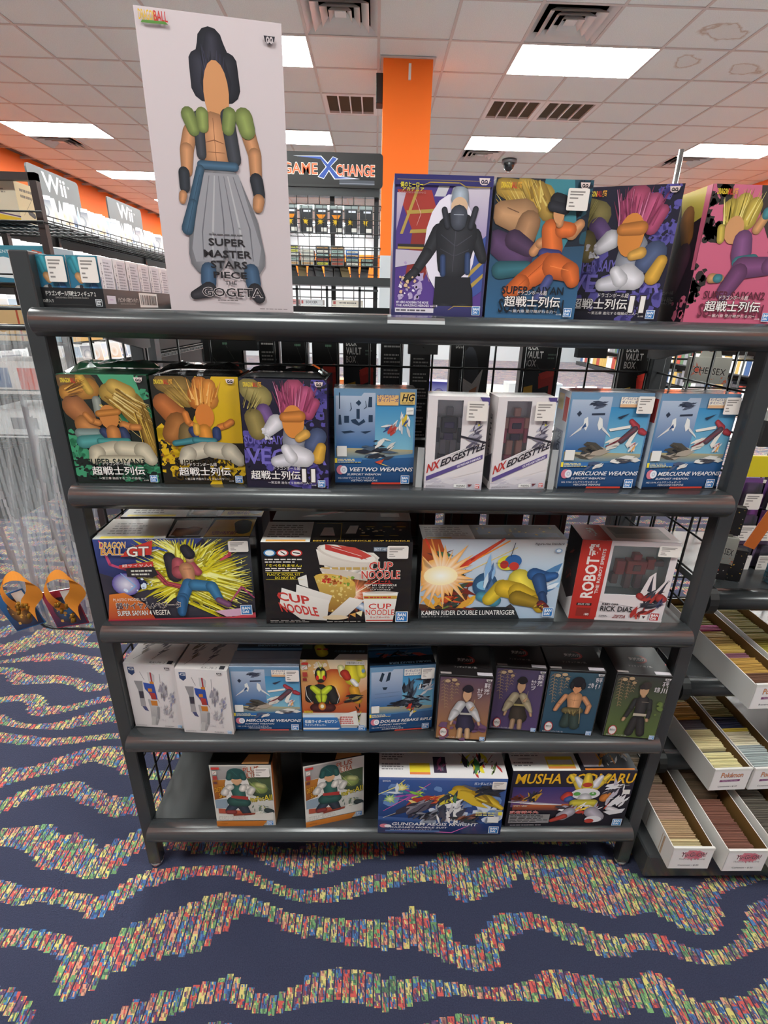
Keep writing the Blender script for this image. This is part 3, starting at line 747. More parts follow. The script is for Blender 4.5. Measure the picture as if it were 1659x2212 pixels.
carton('figure_box', 'purple box turned askew on the top shelf, printed with a pink-plumed figure in white gloves', None, .3985, .9065, ZS[0], .148, .196, .10, -19, '241f3a', warrior('''
* 6a5fae 2,60,38,47 SUPER SAIYAN
* 7468bb 2,96,22,36 VEGETA
c 8a7a46 6,86,10 20,80,14
c 6f4f84 22,72,9 30,66,8
c 7c6a3c 12,62,10 16,52,10
c d8d2d8 38,62,10 28,56,7
s d8d2d8 8,10,12,48,28,58,1.4,3
c 9a9aa6 62,56,14 60,44,14
c b04a6c 58,92,12 60,78,18
c 9c3f60 48,86,7 50,74,8
c b9527a 74,88,9 70,74,10
c a8456a 84,82,6 76,70,7
f 6,40,59,70,62,99,36,1.3 d884a6,7c2f4c,b8507a,94385c
f 7,12,6,70,18,90,16,1 a09050,6a5c30
c 4c587c 84,52,12 76,44,10
c d6a23c 92,46,6 86,34,8
e d6863c 57,65,13,16
c c87a34 48,69,6 66,70,7
c d9a24a 70,52,6 62,50,5
c dcd6dc 60,34,14 68,32,11
c d2ccd4 36,28,7 50,30,9
c e2dce2 48,38,6 54,32,8
''', '5a519c', None, None, '〜第五章 進化する宿敵の二人〜', True, 31, '201c30'), ct='1d1a2c', cl='241f3a')
carton('figure_box', 'pink box at the right end of the top shelf, printed with a yellow-topped kicking figure', None, .585, .88, ZS[0], .149, .196, .105, 0, 'c4607a', warrior('''
v c76480 c55a78 0,0 100,0 100,100 0,100
s 2a2422 41,30,0,60,16,100,2,9
s 2a2422 43,24,0,12,12,44,1.5,6
p 3a2f2c 50,100 100,100 100,60 70,64 56,80
s 2a2422 47,20,70,55,100,98,3,10
c b0623a 92,84,13 96,74,13
c a8502c 88,64,12 96,54,12
c c4a846 24,84,9 30,76,10
c d2b652 36,88,9 38,78,10
c c4a846 48,86,8 44,76,9
f 9,26,32,72,34,97,28,1.2 e8d684,9c8430,c8b050
c c9905e 62,80,5 56,70,5
c 3f7f88 62,82,4.4 62,80,4.4
e cc9262 32,69,10,10
c c4a846 18,70,4 20,62,4
c 7a4878 44,62,10 46,52,11
c 3c7c86 44,46,6 60,48,6
c 74406e 50,42,11 80,44,9 98,48,8
c 6c3a66 48,38,10 38,24,9
c c9905e 20,34,5 30,34,4
c 3f7f88 26,34,4.4 28,34,4.4
''', 'd8708e', ('5a2030', 'SUPER SAIYAN2'), ('6a2438', 'SON GOHAN'), '〜第六章 受け継がれる力〜', False, 41, '4a2a34'), ct='3a2228', cl='2a1a22', left='''
v 2a1a24 1e1620 0,0 100,0 100,100 0,100
p c8b04a 20,100 100,100 100,80 40,72
c b9752f 50,80,18 60,66,16
c 5c3048 60,50,22 50,30,18
p c4607a 86,100 100,100 100,40 92,40
t d8d0cc 10,60,14,20 超戦士列伝
t b8b0ac 12,56,22,25 ドラゴンボール超
s c4607a 44,12,60,0,100,20,2,9
''')
# tray of little boxes at the left end of the top shelf
TX, TY, TW, TD, TH = -.4975, .90, .106, .298, .03
t = thing('display_tray', 'black card display tray holding small boxes at the left end of the top shelf', 'tray', (TX, TY, ZS[0]))
q = MB(); K = lin('17181b')
for (a, b, c, d, e, f) in ((-TW/2,0,0,TW/2,TD,.0015), (-TW/2,0,.0015,TW/2,.0015,TH), (-TW/2,TD-.0015,.0015,TW/2,TD,TH*2.2), (-TW/2,.0015,.0015,-TW/2+.0015,TD-.0015,TH), (TW/2-.0015,.0015,.0015,TW/2,TD-.0015,TH)): q.box(a, b, c, d, e, f, K)
q.build('tray_body', M_PRINT, t)
A = Art(TW, TH); A.run('''
* d8d4d0 12,88,58,84 ドラゴンボール超戦士フィギュア 2
t a8a4a0 26,76,46,54 DRAGON BALL SUPER WARRIORS FIGURE 2
* b8b4b0 6,22,24,42 12個入り
l 5a5856 .5 6,15 80,15
B 86,10,10 17181b
'''); A.build(t)
A = Art(TD, TH); A.run('''
p c8c0cc 3,24 13,24 13,66 3,66
e b48ab8 8,45,2.4,2.4
* d8d4d0 16,42,34,60 ドラゴンボール超戦士フィギュア 2
t a8a4a0 18,38,22,30 DRAGON BALL SUPER WARRIORS FIGURE 2
p e6e2de 44,8 72,8 72,92 44,92
''' + '\n'.join('p 1d1c1c %.1f,22 %.1f,22 %.1f,80 %.1f,80' % (46+i*1.2, 46+i*1.2+w_, 46+i*1.2+w_, 46+i*1.2) for i, w_ in enumerate([.7,.3,.9,.5,.3,.8,.3,.6,.9,.4,.3,.8,.5,.3,.9,.4,.7,.3,.6,.8]))); A.build(t, Matrix.Translation((TW/2, TD/2, 0)) @ Matrix.Rotation(math.pi/2, 4, 'Z'), None, ('side_print', 'side_lettering'))
for ix in range(2):
    for iy in range(6):
        lab = ('left' if ix == 0 else 'right') + ' small figure box in the %s row of the black display tray' % ('front', 'second', 'third', 'fourth', 'fifth', 'rear')[iy]
        fr_ = '''
v 2f7286 2a6a92 0,0 100,0 100,100 0,100
c 2b8090 14,88,13 22,70,12
c 3c98a8 26,96,10 34,74,10
c cf9a66 30,60,12 36,52,10
c dcd6d2 28,30,20 40,24,14
c 2b2a30 34,40,6 36,32,5
c 3b2b26 22,16,12 30,10,9
c 2f6aa0 74,38,16 84,24,14
c c88a5a 62,22,9 56,12,8
c d49a64 78,14,10 84,8,8
l 8ac0d0 1.5 66,50 72,30
''' if iy == 0 else 'p d8d4d4 0,0 100,0 100,100 0,100'
        rt = '''
p dad8da 0,0 100,0 100,100 0,100
p c4c2ca 30,4 96,4 96,96 30,96
y 7d7b84 34,90,8,92,14
x 4a4850 22,30 22,90 12,30 ドラゴンボール
e 6a7090 16,14,5,5
p 4a5a86 2,0 6,0 6,60 2,60
''' if ix == 1 else None
        b = carton('small_figure_box', lab, 'small figure boxes in the display tray', TX + (-.0255 if ix == 0 else .0255), TY + .004 + iy*.0488, ZS[0] + .0016, .0495, .0765, .0465, (0, .6, -.5, .4, -.6, 0)[iy], 'd8d4d4', fr_, ct='e0dedc', cl='dcdadc', right=rt, seam=False, st=(42, 99, 48, 97) if iy == 0 else None)
# ---------------------------------------------------------------- second shelf
z = ZS[1]
carton('figure_box', 'green splattered box with a long blond plume, left end of the second shelf', None, -.4645, .8835, z, .149, .195, .11, 2.7, '1f2a22', warrior('''
p 4a9a72 46,100 86,100 92,78 74,66 56,84
c 7a5a34 8,94,10 30,92,14
c b5792f 8,84,9 34,88,12
c a4663a 14,72,14 24,62,12
c c49a3c 26,98,5 34,86,5
c 8c8f86 40,78,5 40,66,5
c b9773f 22,56,12 30,50,10
c 7a8a86 14,48,6 34,48,6
c 4b8f8c 16,40,8 40,42,7
c b08a3a 56,84,12 68,80,18
c a67f34 78,74,16 88,58,12
c 9c762f 92,52,9 96,30,6
c c29c48 62,90,9 76,84,10
f 1,34,52,82,98,52,34,1.2 dcc07c,7c5a22,c8a044,9c762f
f 2,14,84,74,94,28,14,1.1 8a6a2a,c8a044,6c4e1c
f 3,12,6,84,32,92,14,1 8a5a24,d8a04a,6a4420
e c27a3c 51,63,11,11
c b8742f 40,66,4 62,68,4
c c27a3c 38,58,4 30,60,4 25,65,3.6
c c27a3c 66,56,5 76,54,4 83,54,4
c 2f3a5c 42,50,5 46,46,5
c 2f3a5c 64,50,6 66,45,6
c c07a3e 53,50,8 53,45,8
c 3f8a86 36,41,4 68,41,4
c c4b8a0 52,34,10 30,30,10 26,24,7
c c4b8a0 60,34,10 84,32,11 92,24,8
c bcb098 34,24,5 80,24,5
''', '3f9068', ('18241d', 'SUPER SAIYAN3'), ('143024', 'GOTENKS'), '〜第三章 融合する二つの血脈〜', False, 51, '1c241f'), ct='3f8f66', cl='2a5a40', gloss=True)
carton('figure_box', 'yellow splattered box second from the left on the second shelf', None, -.3095, .8865, z, .149, .195, .11, 2.7, '2a2418', warrior('''
v d8ae1c caa018 30,40 100,40 100,100 70,100
c 8a6a30 14,94,10 34,90,14
c a6803a 24,84,9 40,80,10
c b0622c 12,76,12 24,66,14
c a0642e 26,58,14 18,48,12
c 7a6238 36,52,10 34,44,10
c c9762a 56,94,9 58,82,14
c d88834 66,92,8 64,80,12
c c06e24 48,86,7 50,78,9
f 4,26,58,74,62,99,28,1.3 f2b868,b86a1e,e09a44
f 5,14,40,74,16,94,18,1 c8a04a,8a6a2c,a8843a
e d07a34 58,65,11,11
c d07a34 44,56,4 38,60,4 36,67,4
c d07a34 74,55,4 82,57,4 88,60,4
c 2c3a66 42,52,5 46,47,5
c 2c3a66 70,52,5 70,46,5
c d8892f 56,52,8 57,46,8
c d8a03a 47,56,4 47,50,4
c 3b7c84 20,40,3.6 44,43,4 66,42,4
c c4b8a4 54,34,10 34,30,10 28,24,7
c c4b8a4 62,34,10 84,32,11 94,24,8
s 8a5a20 57,20,0,24,24,42,.6,2.4
''', 'd8ae1c', ('2a200c', 'SUPER SAIYAN'), ('3a2a0c', 'GOTENKS'), '〜第三章 炸裂のフュージョンパワー〜', False, 61, '221d14'), ct='1d1a14', cl='221f18', cr='8a7a1a', gloss=True)
carton('figure_box', 'purple box with a pink-plumed white-gloved figure, third from the left on the second shelf', None, -.155, .872, z, .149, .195, .11, -.8, '2a2346', warrior('''
* 6a5fae 1,60,42,50 SUPER SAIYAN
* 7468bb 2,98,23,38 VEGETA
c 9a8a4e 10,92,12 24,84,13
c 6f4f84 26,72,9 30,66,8
c 8c7a44 14,66,11 18,54,11
c d8d2d8 40,62,10 30,54,7
s d8d2d8 8,10,22,46,34,56,1.4,3
c 9a9aa6 62,54,14 60,44,14
c b04a6c 62,92,12 62,78,17
c 9c3f60 50,84,7 52,74,8
c b9527a 76,88,9 72,74,10
c a8456a 86,80,6 78,70,7
f 6,40,61,70,65,99,36,1.3 d884a6,7c2f4c,b8507a,94385c
f 7,12,8,72,20,92,16,1 b8a460,6a5c30,9a8a4e
c 4c587c 88,50,11 82,42,10
c d6a23c 92,40,6 88,30,8
e d6863c 60,63,13,15
c c87a34 50,67,6 68,68,7
c d9a24a 74,52,6 66,48,5
c dcd6dc 60,32,14 72,30,12
c d2ccd4 38,26,7 52,28,9
c e2dce2 50,38,6 56,30,8
''', '564c98', None, None, '〜第五章 進化する宿敵の二人〜', True, 71, '201c30'), ct='1a1822', cl='2a2346', gloss=True)
def bulge(x0, y0, z0, x1, y1, hgt, label, group):
    """loose clear wrap puffed up above a box top"""
    q = MB(); q.flat = True; n, m_ = 12, 5; G = []; rg = random.Random(int(x0*1000))
    for i in range(n+1):
        r = []
        for j in range(m_+1):
            u, v = i/n, j/m_; e = min(1, 6*min(u, 1-u)) ** .5 * min(1, 4*min(v, 1-v)+.0) ** .5
            r.append((x0+(x1-x0)*u, y0+(y1-y0)*v, z0+hgt*e*(.8+.35*rg.random())))
        G.append(r)
    for i in range(n):
        for j in range(m_): q.face([G[i][j], G[i+1][j], G[i+1][j+1], G[i][j+1]], None, True)
    return tag(q.build('clear_wrap', M_FILM), label, 'wrap', group)
bulge(-.535, .895, z+.1962, -.395, .985, .016, 'puffed clear plastic wrap above the green splattered box', 'clear wraps on the second shelf')
bulge(-.378, .895, z+.1962, -.240, .985, .016, 'puffed clear plastic wrap above the yellow splattered box', 'clear wraps on the second shelf')
bulge(-.226, .885, z+.1962, -.086, .98, .015, 'puffed clear plastic wrap above the purple box of the second shelf', 'clear wraps on the second shelf')
CARD = '''
v aab6cc 2c5f92 3,43 52,43 52,97 34,97 31,94 3,94
p c9ccd4 34,97 97,97 97,99 3,99 3,95 31,95
'''
def kit_small(body, t1, t2, jp, hg=False, red=(46, 90)):
    return '''
v 6f93b4 2f6da0 0,0 100,0 100,100 0,100
v b2bccf 2e639a 2,40 50,40 50,96 36,96 33,93 2,93
v 3a86b8 7fb6cc 50,36 98,36 98,86 50,86
v b9a878 4a7a9a 2,28 60,30 98,34 98,38 2,40
v 2b5a8c 173a66 0,0 100,0 100,30 0,26
''' + body + '''
p e8e4e0 3,31 15,31 15,42 3,42
p f0d83a 0,24 3,24 3,29 0,29
p 3a6fae 3,23.5 34,25 34,29 3,29
y e8dc8a 4,33,24,28.6,3
e d0788a 7,16.5,5,5
e e6e2ea 11,16.5,4.4,4.4
r f4f4f6 9aa6c0 11,16.5,2.2,2.2
* e8e6e8 17,98,14.8,19.2,1.6 %s
* d8d6da 15,58,10.4,12.6,.8 %s
t e2e0e0 4,50,6.4,8.8 %s
t e2e0e0 20,54,3.6,5.6 %s
p 141a2a 0,0 100,0 100,2.6 0,2.6
p c8402e %d,.6 %d,.6 %d,2.6 %d,2.6
B 84,1.2,11
''' % (t1, t2, jp, t1, red[0], red[1]-6, red[1]-6, red[0]+1)
carton('model_kit_box', 'blue weapon-parts kit box in crinkled shrink wrap, centre of the second shelf', None, .003, .9, z, .147, .178, .055, 2.7, '5f87ac', kit_small('''
p 23374f 6,80 7.4,80 7.4,96 6,96
p 23374f 5,64 9,64 8,74 5.4,74
p 23374f 26,86 30,89 33,86 30,83
p 23374f 27,80 31,80 31,70 27,70
p 23374f 41,82 46,82 46,92 42,92
p 23374f 12,66 18,66 18,73 12,73
p 23374f 20,69 26,70 30,66 36,70 38,67 30,63 22,66
p 23374f 42,67 47,67 47,74 42,74
p 23374f 8,57 20,58 26,56.5 12,55
p 23374f 32,57 46,58 38,55
l 23374f 1 20,86 21,80 19,78
l 23374f 1 38,88 39,82 36,80
h 81,14,72,60,10,8,6,20,40 e2dedc,d8d4d4,3a4a78,b44038,e2dedc
h 82,12,86,66,9,12,6,70,40 e8e4e0,c9c6c8,34487a,d8b83a,e8e4e0
h 83,16,48,36,24,7,9,0,16 2b2e38,3a3d46,24262e,d4cec8,4a5a6c
h 84,8,62,46,14,6,6,10,30 e2dcd6,d6d0ca,2c2f38
p c2482e 50,25 62,28 58,22
p e6d870 56,24 70,20 60,22
p e0b070 52,94 78,94 78,84 52,84
* 3c4a86 53,74,91,95 ガンダムビルド
* 3c4a86 53,78,87,91 ダイバーズ
''', 'VEETWO WEAPONS', 'SUPPORT WEAPON', 'HG 1/144 ヴィートルーウェポンズ') + '''
p d8b468 80,85 98,85 98,97 80,97
x 1d1a18 82,88 96,88 84,95.5 HG
t 1d1a18 82,96,86,87.4 HIGH GRADE
p e8e4de 88,75 97,75 97,82 88,82
l 2a2828 1 89,78.5 96,79
''', ct='a8a6a4', cl='8fa0b4', gloss=True)
for n_, (fx, yw, bodyc) in enumerate(((.149, -4.3, ('4a4458','9b96a4','6a5a8c')), (.2715, 4.8, ('d86a86','e8b0a8','4a3a6c')))):
    yy = .881 if n_ == 0 else .886
    wd, hh, dd = .1065, .1705, .055
    t = carton('figure_box', ('white window box with a grey and violet robot figure inside, on the second shelf', 'white window box with a pink and red robot figure inside, on the second shelf')[n_], None, fx, yy, z, wd, hh, dd, yw, 'dcd2d4', '''
v d8d0d4 b9b2bc 3,0 100,0 100,20 3,4
p dcd2d4 2,28 60,45 100,57 100,22 2,4
h 91,14,40,8,40,5,12,10,14 c6bec8,d4ccd2,beb6c2
h 92,18,82,66,8,12,8,70,40 6e6878,8a8494,4c4656,b4aebc,5c5668
h 93,12,80,52,14,8,8,20,40 5a5464,7a7484,9a94a2
p 2a2630 56,58 100,52 100,54 57,60
p d8cc3a 84,70 88,71 86,73
x b8322e 3,17 24,23.5 5,27 NX
x 24212a 26,24.5 98,46 29,33 EDGESTYLE
p 5a4a86 3,8.6 97,35.5 97,40 3,13.4
x d8d0dc 55,24.4 94,35.2 55,27 GUNDAM KIMARIS
l 24212a .8 42,38 98,55
p e8e4e2 52,2 74,2 74,6 52,6
* 3a363a 56,72,2.6,5.2 WARNING
p 6a3038 78,3 84,6.2 76,6.2
t 8a8488 4,36,2,3.6 BANDAI SPIRITS
p 51447e 92,92 100,92 100,100 84,100
B 88,1.6,9 c03a34
''', ct='d4cccc', cl='d2caca', cr='cfc6c8', left='''
p d2caca 0,0 100,0 100,100 0,100
p 3a3644 20,8 90,8 90,40 20,30
x 24212a 60,20 60,80 40,20 EDGESTYLE
''', win=(16, 58, 29, 96, .019, 'e4e0ea'), st=(64, 98, 76, 96), seam=False)
    # the toy in the window: a plain jointed figure of small blocks
    q = lambda: MB()
    g = thing('robot_toy', ('small jointed toy robot in grey and violet behind the window of its white box', 'small jointed toy robot in pink and violet behind the window of its white box')[n_], 'toy', t.location, t.rotation_euler.z)
    C0, C1, C2 = [lin(c) for c in bodyc]; cx = (37/100-.5)*wd
    for nm, bxs in (('head', ((-.006,.012,.128,.006,.022,.142,C1),)), ('torso', ((-.014,.010,.100,.014,.026,.126,C0),(-.009,.008,.108,.009,.012,.118,C2))), ('waist', ((-.009,.012,.088,.009,.024,.100,C2),)),
                    ('arm', ((-.024,.012,.108,-.015,.024,.126,C1),(-.023,.013,.084,-.016,.022,.108,C0))), ('arm', ((.015,.012,.108,.024,.024,.126,C1),(.016,.013,.084,.023,.022,.108,C0))),
                    ('leg', ((-.015,.012,.064,-.003,.024,.089,C1),(-.017,.010,.0505,-.003,.026,.064,C0))), ('leg', ((.003,.012,.064,.015,.024,.089,C1),(.003,.010,.0505,.017,.026,.064,C0)))):
        m_ = q()
        for a in bxs: m_.box(cx+a[0], a[1]*.5-.003, .0505+(a[2]-.0505)*1.1, cx+a[3], a[4]*.62-.003, .0505+(a[5]-.0505)*1.1, a[6])
        m_.build(nm, M_GLOSS, g, .0012)
def mercu(xc, yc, yw, zz, label, st=True, gl=True):
    return carton('model_kit_box', label, None, xc, yc, zz, .153, .180, .055, yw, '5f87ac', kit_small('''
h 101,16,36,88,13,3.4,6,0,16 2c3446,3a4256,586074,232a3a
p 2c3446 10,79 13,82 16,79 13,76
p 2c3446 28,79.4 44,80 44,78 28,77.6
p e4e2e0 20,74 24,76 26,68 24,62 20,66
p e4e2e0 38,76 42,74 44,66 40,62 37,68
p d8d6d6 20,68 8,58 5,55 18,63
p d8d6d6 42,68 54,58 56,55 44,63
p 35507c 24,66 18,64 22,70
h 102,22,38,40,18,7,9,0,24 3a3c40,4a4640,54503f,2c2f36,6a6258,a89a8c
h 103,10,64,50,18,10,8,30,20 d8d0c8,e4dcd4,b89a80,d8d0c8
p e6e0d8 52,64 78,68 78,65 54,61.5
p e6e0d8 80,44 90,66 86,68 76,48
c a83a44 78,72,3 86,66,4
c a83a44 92,62,4 97,60,3
c 5a4450 84,64,4 70,52,4
l 7a3c44 2.4 84,62 62,50 52,46
p 2c3446 60,76 74,80 64,74
h 104,10,80,32,16,3.4,8,0,14 d8d4d0,4a4a52,e4e0dc,363a44
h 105,7,84,44,6,5,4,60,50 c84a3a,e0a060,d8d4d0
h 106,8,44,26,12,4,6,20,40 e4e0dc,d8d4d0,4c5a78
p f0e4d4 60,86 82,86 82,96 60,96
p dcae84 60,86 82,86 82,89 60,89
* 3c4a86 61,80,93,96 ガンダムビルド
* 3c4a86 61,80,89.6,92.6 ダイバーズ
''', 'MERCUONE WEAPONS', 'SUPPORT WEAPON', 'HG 1/144 メルクワンウェポンズ', red=(36, 86)), ct='a7b2c4', cl='b4bcc8', left='''
p b9c0ca 0,0 100,0 100,100 0,100
p a8322e 60,70 92,70 92,94 60,94
p e0d07a 10,80 50,80 50,96 10,96
p 8a94a8 20,6 80,6 80,60 20,60
x 5a6478 70,10 70,58 40,10 WEAPONS
''', gloss=gl, st=(80, 99.5, 80, 97) if st else None)
mercu(.4265, .8965, 2.6, z, 'blue kit box with white winged weapons, second from the right on the second shelf')
mercu(.5905, .903, 4.6, z, 'blue kit box with white winged weapons, at the right end of the second shelf')
# ---------------------------------------------------------------- third shelf
z = ZS[2]
KIT1_TOP = '''
p d8d6d0 0,0 46,0 40,100 0,100
p f0d84a 4,3 38,3 38,12 4,12
y 8a8884 6,30,20,80,5
p 201d1e 46,0 68,0 68,100 42,100
p d0c8c0 47,8 68,8 68,88 45,88
p 6a4a3a 48,12 66,12 66,48 48,48
c b0764a 54,24,6 60,40,5
p 2a2a30 70,0 100,0 100,100 70,100
p d8a82a 70,4 100,4 100,90 72,90
c 3a3428 92,70,6 94,30,5
x 7a2a1c 90,30 74,30 90,12 SUPER SAIYAN 4 VEGETA
'''
KIT1 = '''
v 2d2a3a 3a3640 0,0 100,0 100,100 0,100
v 3c4a8a 22244a 0,60 30,40 70,100 0,100
v 4a4e56 2e3038 70,100 100,100 100,30 86,40
l c84a72 2 4,98 8,70 22,60
r e8d83a b8a41c 56,56,22,30
r f0e24a 8a7c20 70,40,20,22
r e8d83a 7a6e24 40,62,14,16,30
r e8da40 8a7c20 78,64,12,14
k f4ec5a c8b81e 54,62,17,34,34,5
k f0e44a b8a81e 78,36,8,20,26,8
f 31,60,56,56,28,84,30,1.1 f4ec6a,d8c824,a89a1c,f8f4a0
f 32,60,58,52,96,76,30,1.1 f4ec6a,d8c824,a89a1c,f8f4a0
f 33,60,60,44,94,14,30,1.1 f4ec6a,d8c824,a89a1c,f8f4a0
f 34,40,50,50,30,40,24,1 f4ec6a,d8c824,a89a1c
f 35,40,60,70,66,99,24,1 f4ec6a,d8c824,a89a1c
s f6f0a0 36,40,30,16,98,94,.2,.9
p e8e2da 20,90 34,86 46,90 34,84
l 3a5ab0 2 28,88 40,90 46,86
l c84a5a 2.4 88,92 86,80 80,74
l b04870 1.6 84,22 92,40 100,26
r e8e2ee 5a4a9a 16,46,9,14
l 8ab0e0 1 14,60 22,44 16,36
s d8e2f4 12,10,14,34,34,62,.6,2.4
c b8444a 33,62,1.8 37,60,1.8 42,47,1.8 52,42,1.8
l 4a2030 .5 33,62 38,58 43,46 52,41
c 2c2630 47,78,4 49,56,5
c b0505a 52,72,4 52,60,5 58,56,3
c b0505a 60,70,3 64,60,3
c c88a62 57,64,5 58,52,4
l 6a3a34 .6 55,64 60,64
c c89a74 60,78,2.8 60,76,2.8
c 25222c 58,88,3.6 60,82,4
c 2f6a9a 57,46,4 52,28,4 50,10,3
c 34749f 61,44,4.4 72,42,4 76,26,3
c 2a5f8e 51,26,3.4 50,8,2.6
c 7a4a6e 76,24,2.4 82,18,2.4
p d8a8c0 72,10 98,14 98,4 80,2
v d87a2e b0402a 0,0 32,0 26,22 14,36 4,34
p 2a2428 18,66 36,68 38,58 34,54 18,56
p c23a34 14,70 36,74 36,68 14,66
t f0e8e4 16,35,67.5,71 超サイヤ人4
y d8d4c8 21,35,56.5,65,2
p c4382e 22,90 38,99 36,82 16,80
o e8a82a/e8dccc 4,20,90.5,97.5,1 DRAGON
o d8902a/e8dccc 4,18,82.5,90,1 BALL
o ece4dc/3a3230 20,34,80,92,1 GT
* 3c3a40 78,98,94,98 Figure-rise Standard
t f0e2d2 6,28,25.6,29 PLASTIC MODEL KIT
o 24203a/e8d8c8 7,50,15,23.5 超サイヤ人4ベジータ
o f0e6dc/4a2a24 7,42,6.6,13.2 SUPER SAIYAN 4 VEGETA
v c23a4a 8a2030 0,0 100,0 100,2 0,2
p c83a48 80,0 100,0 100,7 88,3
B 90,4,8
'''
carton('model_kit_box', 'yellow flame-printed kit box at the left end of the third shelf, front one of two', None, -.391, .894, z, .298, .184, .1, 3.6, '3a3640', KIT1, ct='d6d2cc', top=KIT1_TOP, cl='3a3434', cr='1d1b1c', gloss=True, st=(86, 99, 84, 97))
carton('model_kit_box', 'second yellow flame-printed kit box, behind the one at the left of the third shelf', None, -.389, 1.003, z, .298, .184, .1, 2.4, '3a3640', 'p 3a3640 0,0 100,0 100,100 0,100', ct='d6d2cc', top=KIT1_TOP, cl='3a3434')
NOODLE_TOP = '''
p e0ddd8 0,0 32,0 32,100 0,100
y 8a8680 3,29,20,86,6
p e0a04a 3,3 29,3 29,11 3,11
p 161314 32,0 100,0 100,100 32,100
p 2a2520 34,14 52,14 52,92 34,92
p d8c8c0 38,30 48,30 46,70 40,70
l c8a03a .6 34,92 52,92 52,14
p e0d8d0 55,40 62,40 64,80 58,80
e b8922a 68,30,3.4,1.6
e b8922a 78,30,3.4,1.6
e b8922a 88,30,3.4,1.6
e b8922a 72,74,3.4,1.6
e b8922a 84,74,3.4,1.6
e b8922a 94,74,3.4,1.6
s c8b48a 3,12,64,40,96,66,.7,1.6
x c8a03a 34,2 98,2 34,8 BEST HIT CHRONICLE CUP NOODLE
'''
NOODLE = '''
p 1b1718 0,0 100,0 100,100 0,100
k ff9a5a 3a1412 61,38,12,24,30,4
k fff0d0 d8502a 61,38,5,12,24,6
l ffe8c8 .8 40,16 61,38 84,62
r f0f0f4 3a7ab0 66,22,14,5,-30
p e6dcd2 41,72 45,60 72,56 74,74 58,90 44,92
c e0d6cc 42,76,2 60,66,3 73,78,2
v f0e8e0 cfc2b6 36,92 38,74 70,66 78,82 74,88
e d8ccc2 57,86,21,9,-14
e ebe3da 57,87,19,7.6,-14
p c03a34 42,98 58,92 70,80 58,84 42,92
p c8483e 50,97 62,94 73,84 66,80
l ece4dc .5 46,95 66,84
y c2a05a 39,71,66,73,1
v efe7de c8b8a8 38,70 70,60 70,54 40,62
e cfc0b2 54,63,16,4,-10
v d8b458 8a5a22 34,60 62,50 62,36 52,12 42,16
e d8b050 48,55,14,7,-12
s e8cc7a 7,34,36,48,60,60,.6,1.8
s b0622e 8,12,38,50,58,60,.8,1.8
s c83a2e 9,4,40,52,50,58,1,1.8
s 7a9a3a 11,8,40,50,60,60,.6,1.4
s e8cc7a 13,30,46,16,60,46,.5,1.4
p e8e2dc 23,58 29,62 30,46 24,50
v ece6e0 cdc4bc 22,50 46,36 40,8 20,12
v ece6e0 c8beb4 58,34 68,30 56,10 42,8
v f0eae4 d0c6be 12,46 26,38 44,30 42,4 24,6 10,26
x c23a34 9,31 31,24 8,42 CUP
x c23a34 11,16 37,9 9,28 NOODLE
e d8c0a0 48,8,9,3
p e8dcb0 62,14 67,17 66,9
p d89a4a 58,12 62,14 62,8
e 3a78b0 5.5,88,4,4
e e8f0f4 5.5,88,3,3
e c23a34 14,88,4,4
e f0e8e4 14,88,3,3
l 2a2424 1.4 13,89.5 15.5,86.5
e c23a34 23,88,4,4
e f0e8e4 23,88,3,3
l 2a2424 1.6 21,88.5 25,87.5
y e8e0da 2,28,76,82,2
* f0d83a 3,26,71.5,75 「食べられません」
y e8e0da 2,28,66,71,2
t f0d83a 3,25,61,64 PLASTIC MODEL KIT
* f0d83a 8,22,57,60 DO NOT EAT
l f0d83a .3 2,65 27,65
l f0d83a .3 2,56.4 27,56.4
p 6a7888 74,90 84,90 84,95 74,95
t e8eef4 74.6,83.4,91,94 BEST HIT
o c8382f/f2e6dc 71,87,67.5,77.5 CUP
o c8382f/f2e6dc 66,92,57,67 NOODLE
* c8382f 70,86,52,55.5 カップヌードル
p c8382f 69,51 87,51 87,51.6 69,51.6
* e8dcd4 68,90,48,50.4 BEST HIT CHRONICLE
t e8dcd4 70,88,45,47.2 1/1 カップヌードル
t e8dcd4 72,86,42.6,44.4 CUP NOODLE
v f0eae4 d6cdc6 67,39 91,39 88,2 69,2
e f4efe9 79,39.6,12.6,2
e cdbfb4 79,40,11,1.4
p c9a24a 67.4,36 90.6,36 90.4,32 67.8,32
y b8322e 68,90,32,36,1
o c8382f/f4ece4 71,87,19,26 CUP
o c8382f/f4ece4 69,89,11,18.5 NOODLE
* c8382f 72,86,7,9.6 カップヌードル
p c8382f 69.4,5 88.4,5 88.3,3.6 69.5,3.6
y 9a9490 3,36,2,6,2
y 9a9490 42,66,2,4,1
B 90,2,8.6
'''
carton('model_kit_box', 'black kit box printed with a big noodle cup, third shelf, front one of two', None, -.067, .881, z, .296, .186, .1, 1.5, '1b1718', NOODLE, ct='161314', top=NOODLE_TOP, cl='161314', gloss=True, st=(83, 97, 82, 97))
carton('model_kit_box', 'second black noodle cup kit box, standing behind the front one on the third shelf', None, -.064, .99, z, .296, .186, .1, 1.0, '1b1718', 'p 1b1718 0,0 100,0 100,100 0,100', ct='161314', top='''
p 161314 0,0 100,0 100,100 0,100
p c8b8b0 20,20 50,60 60,60 34,20
p c23a34 28,30 44,52 50,52 38,30
p d8d0c8 78,20 92,20 92,40 78,40
''', cl='161314')
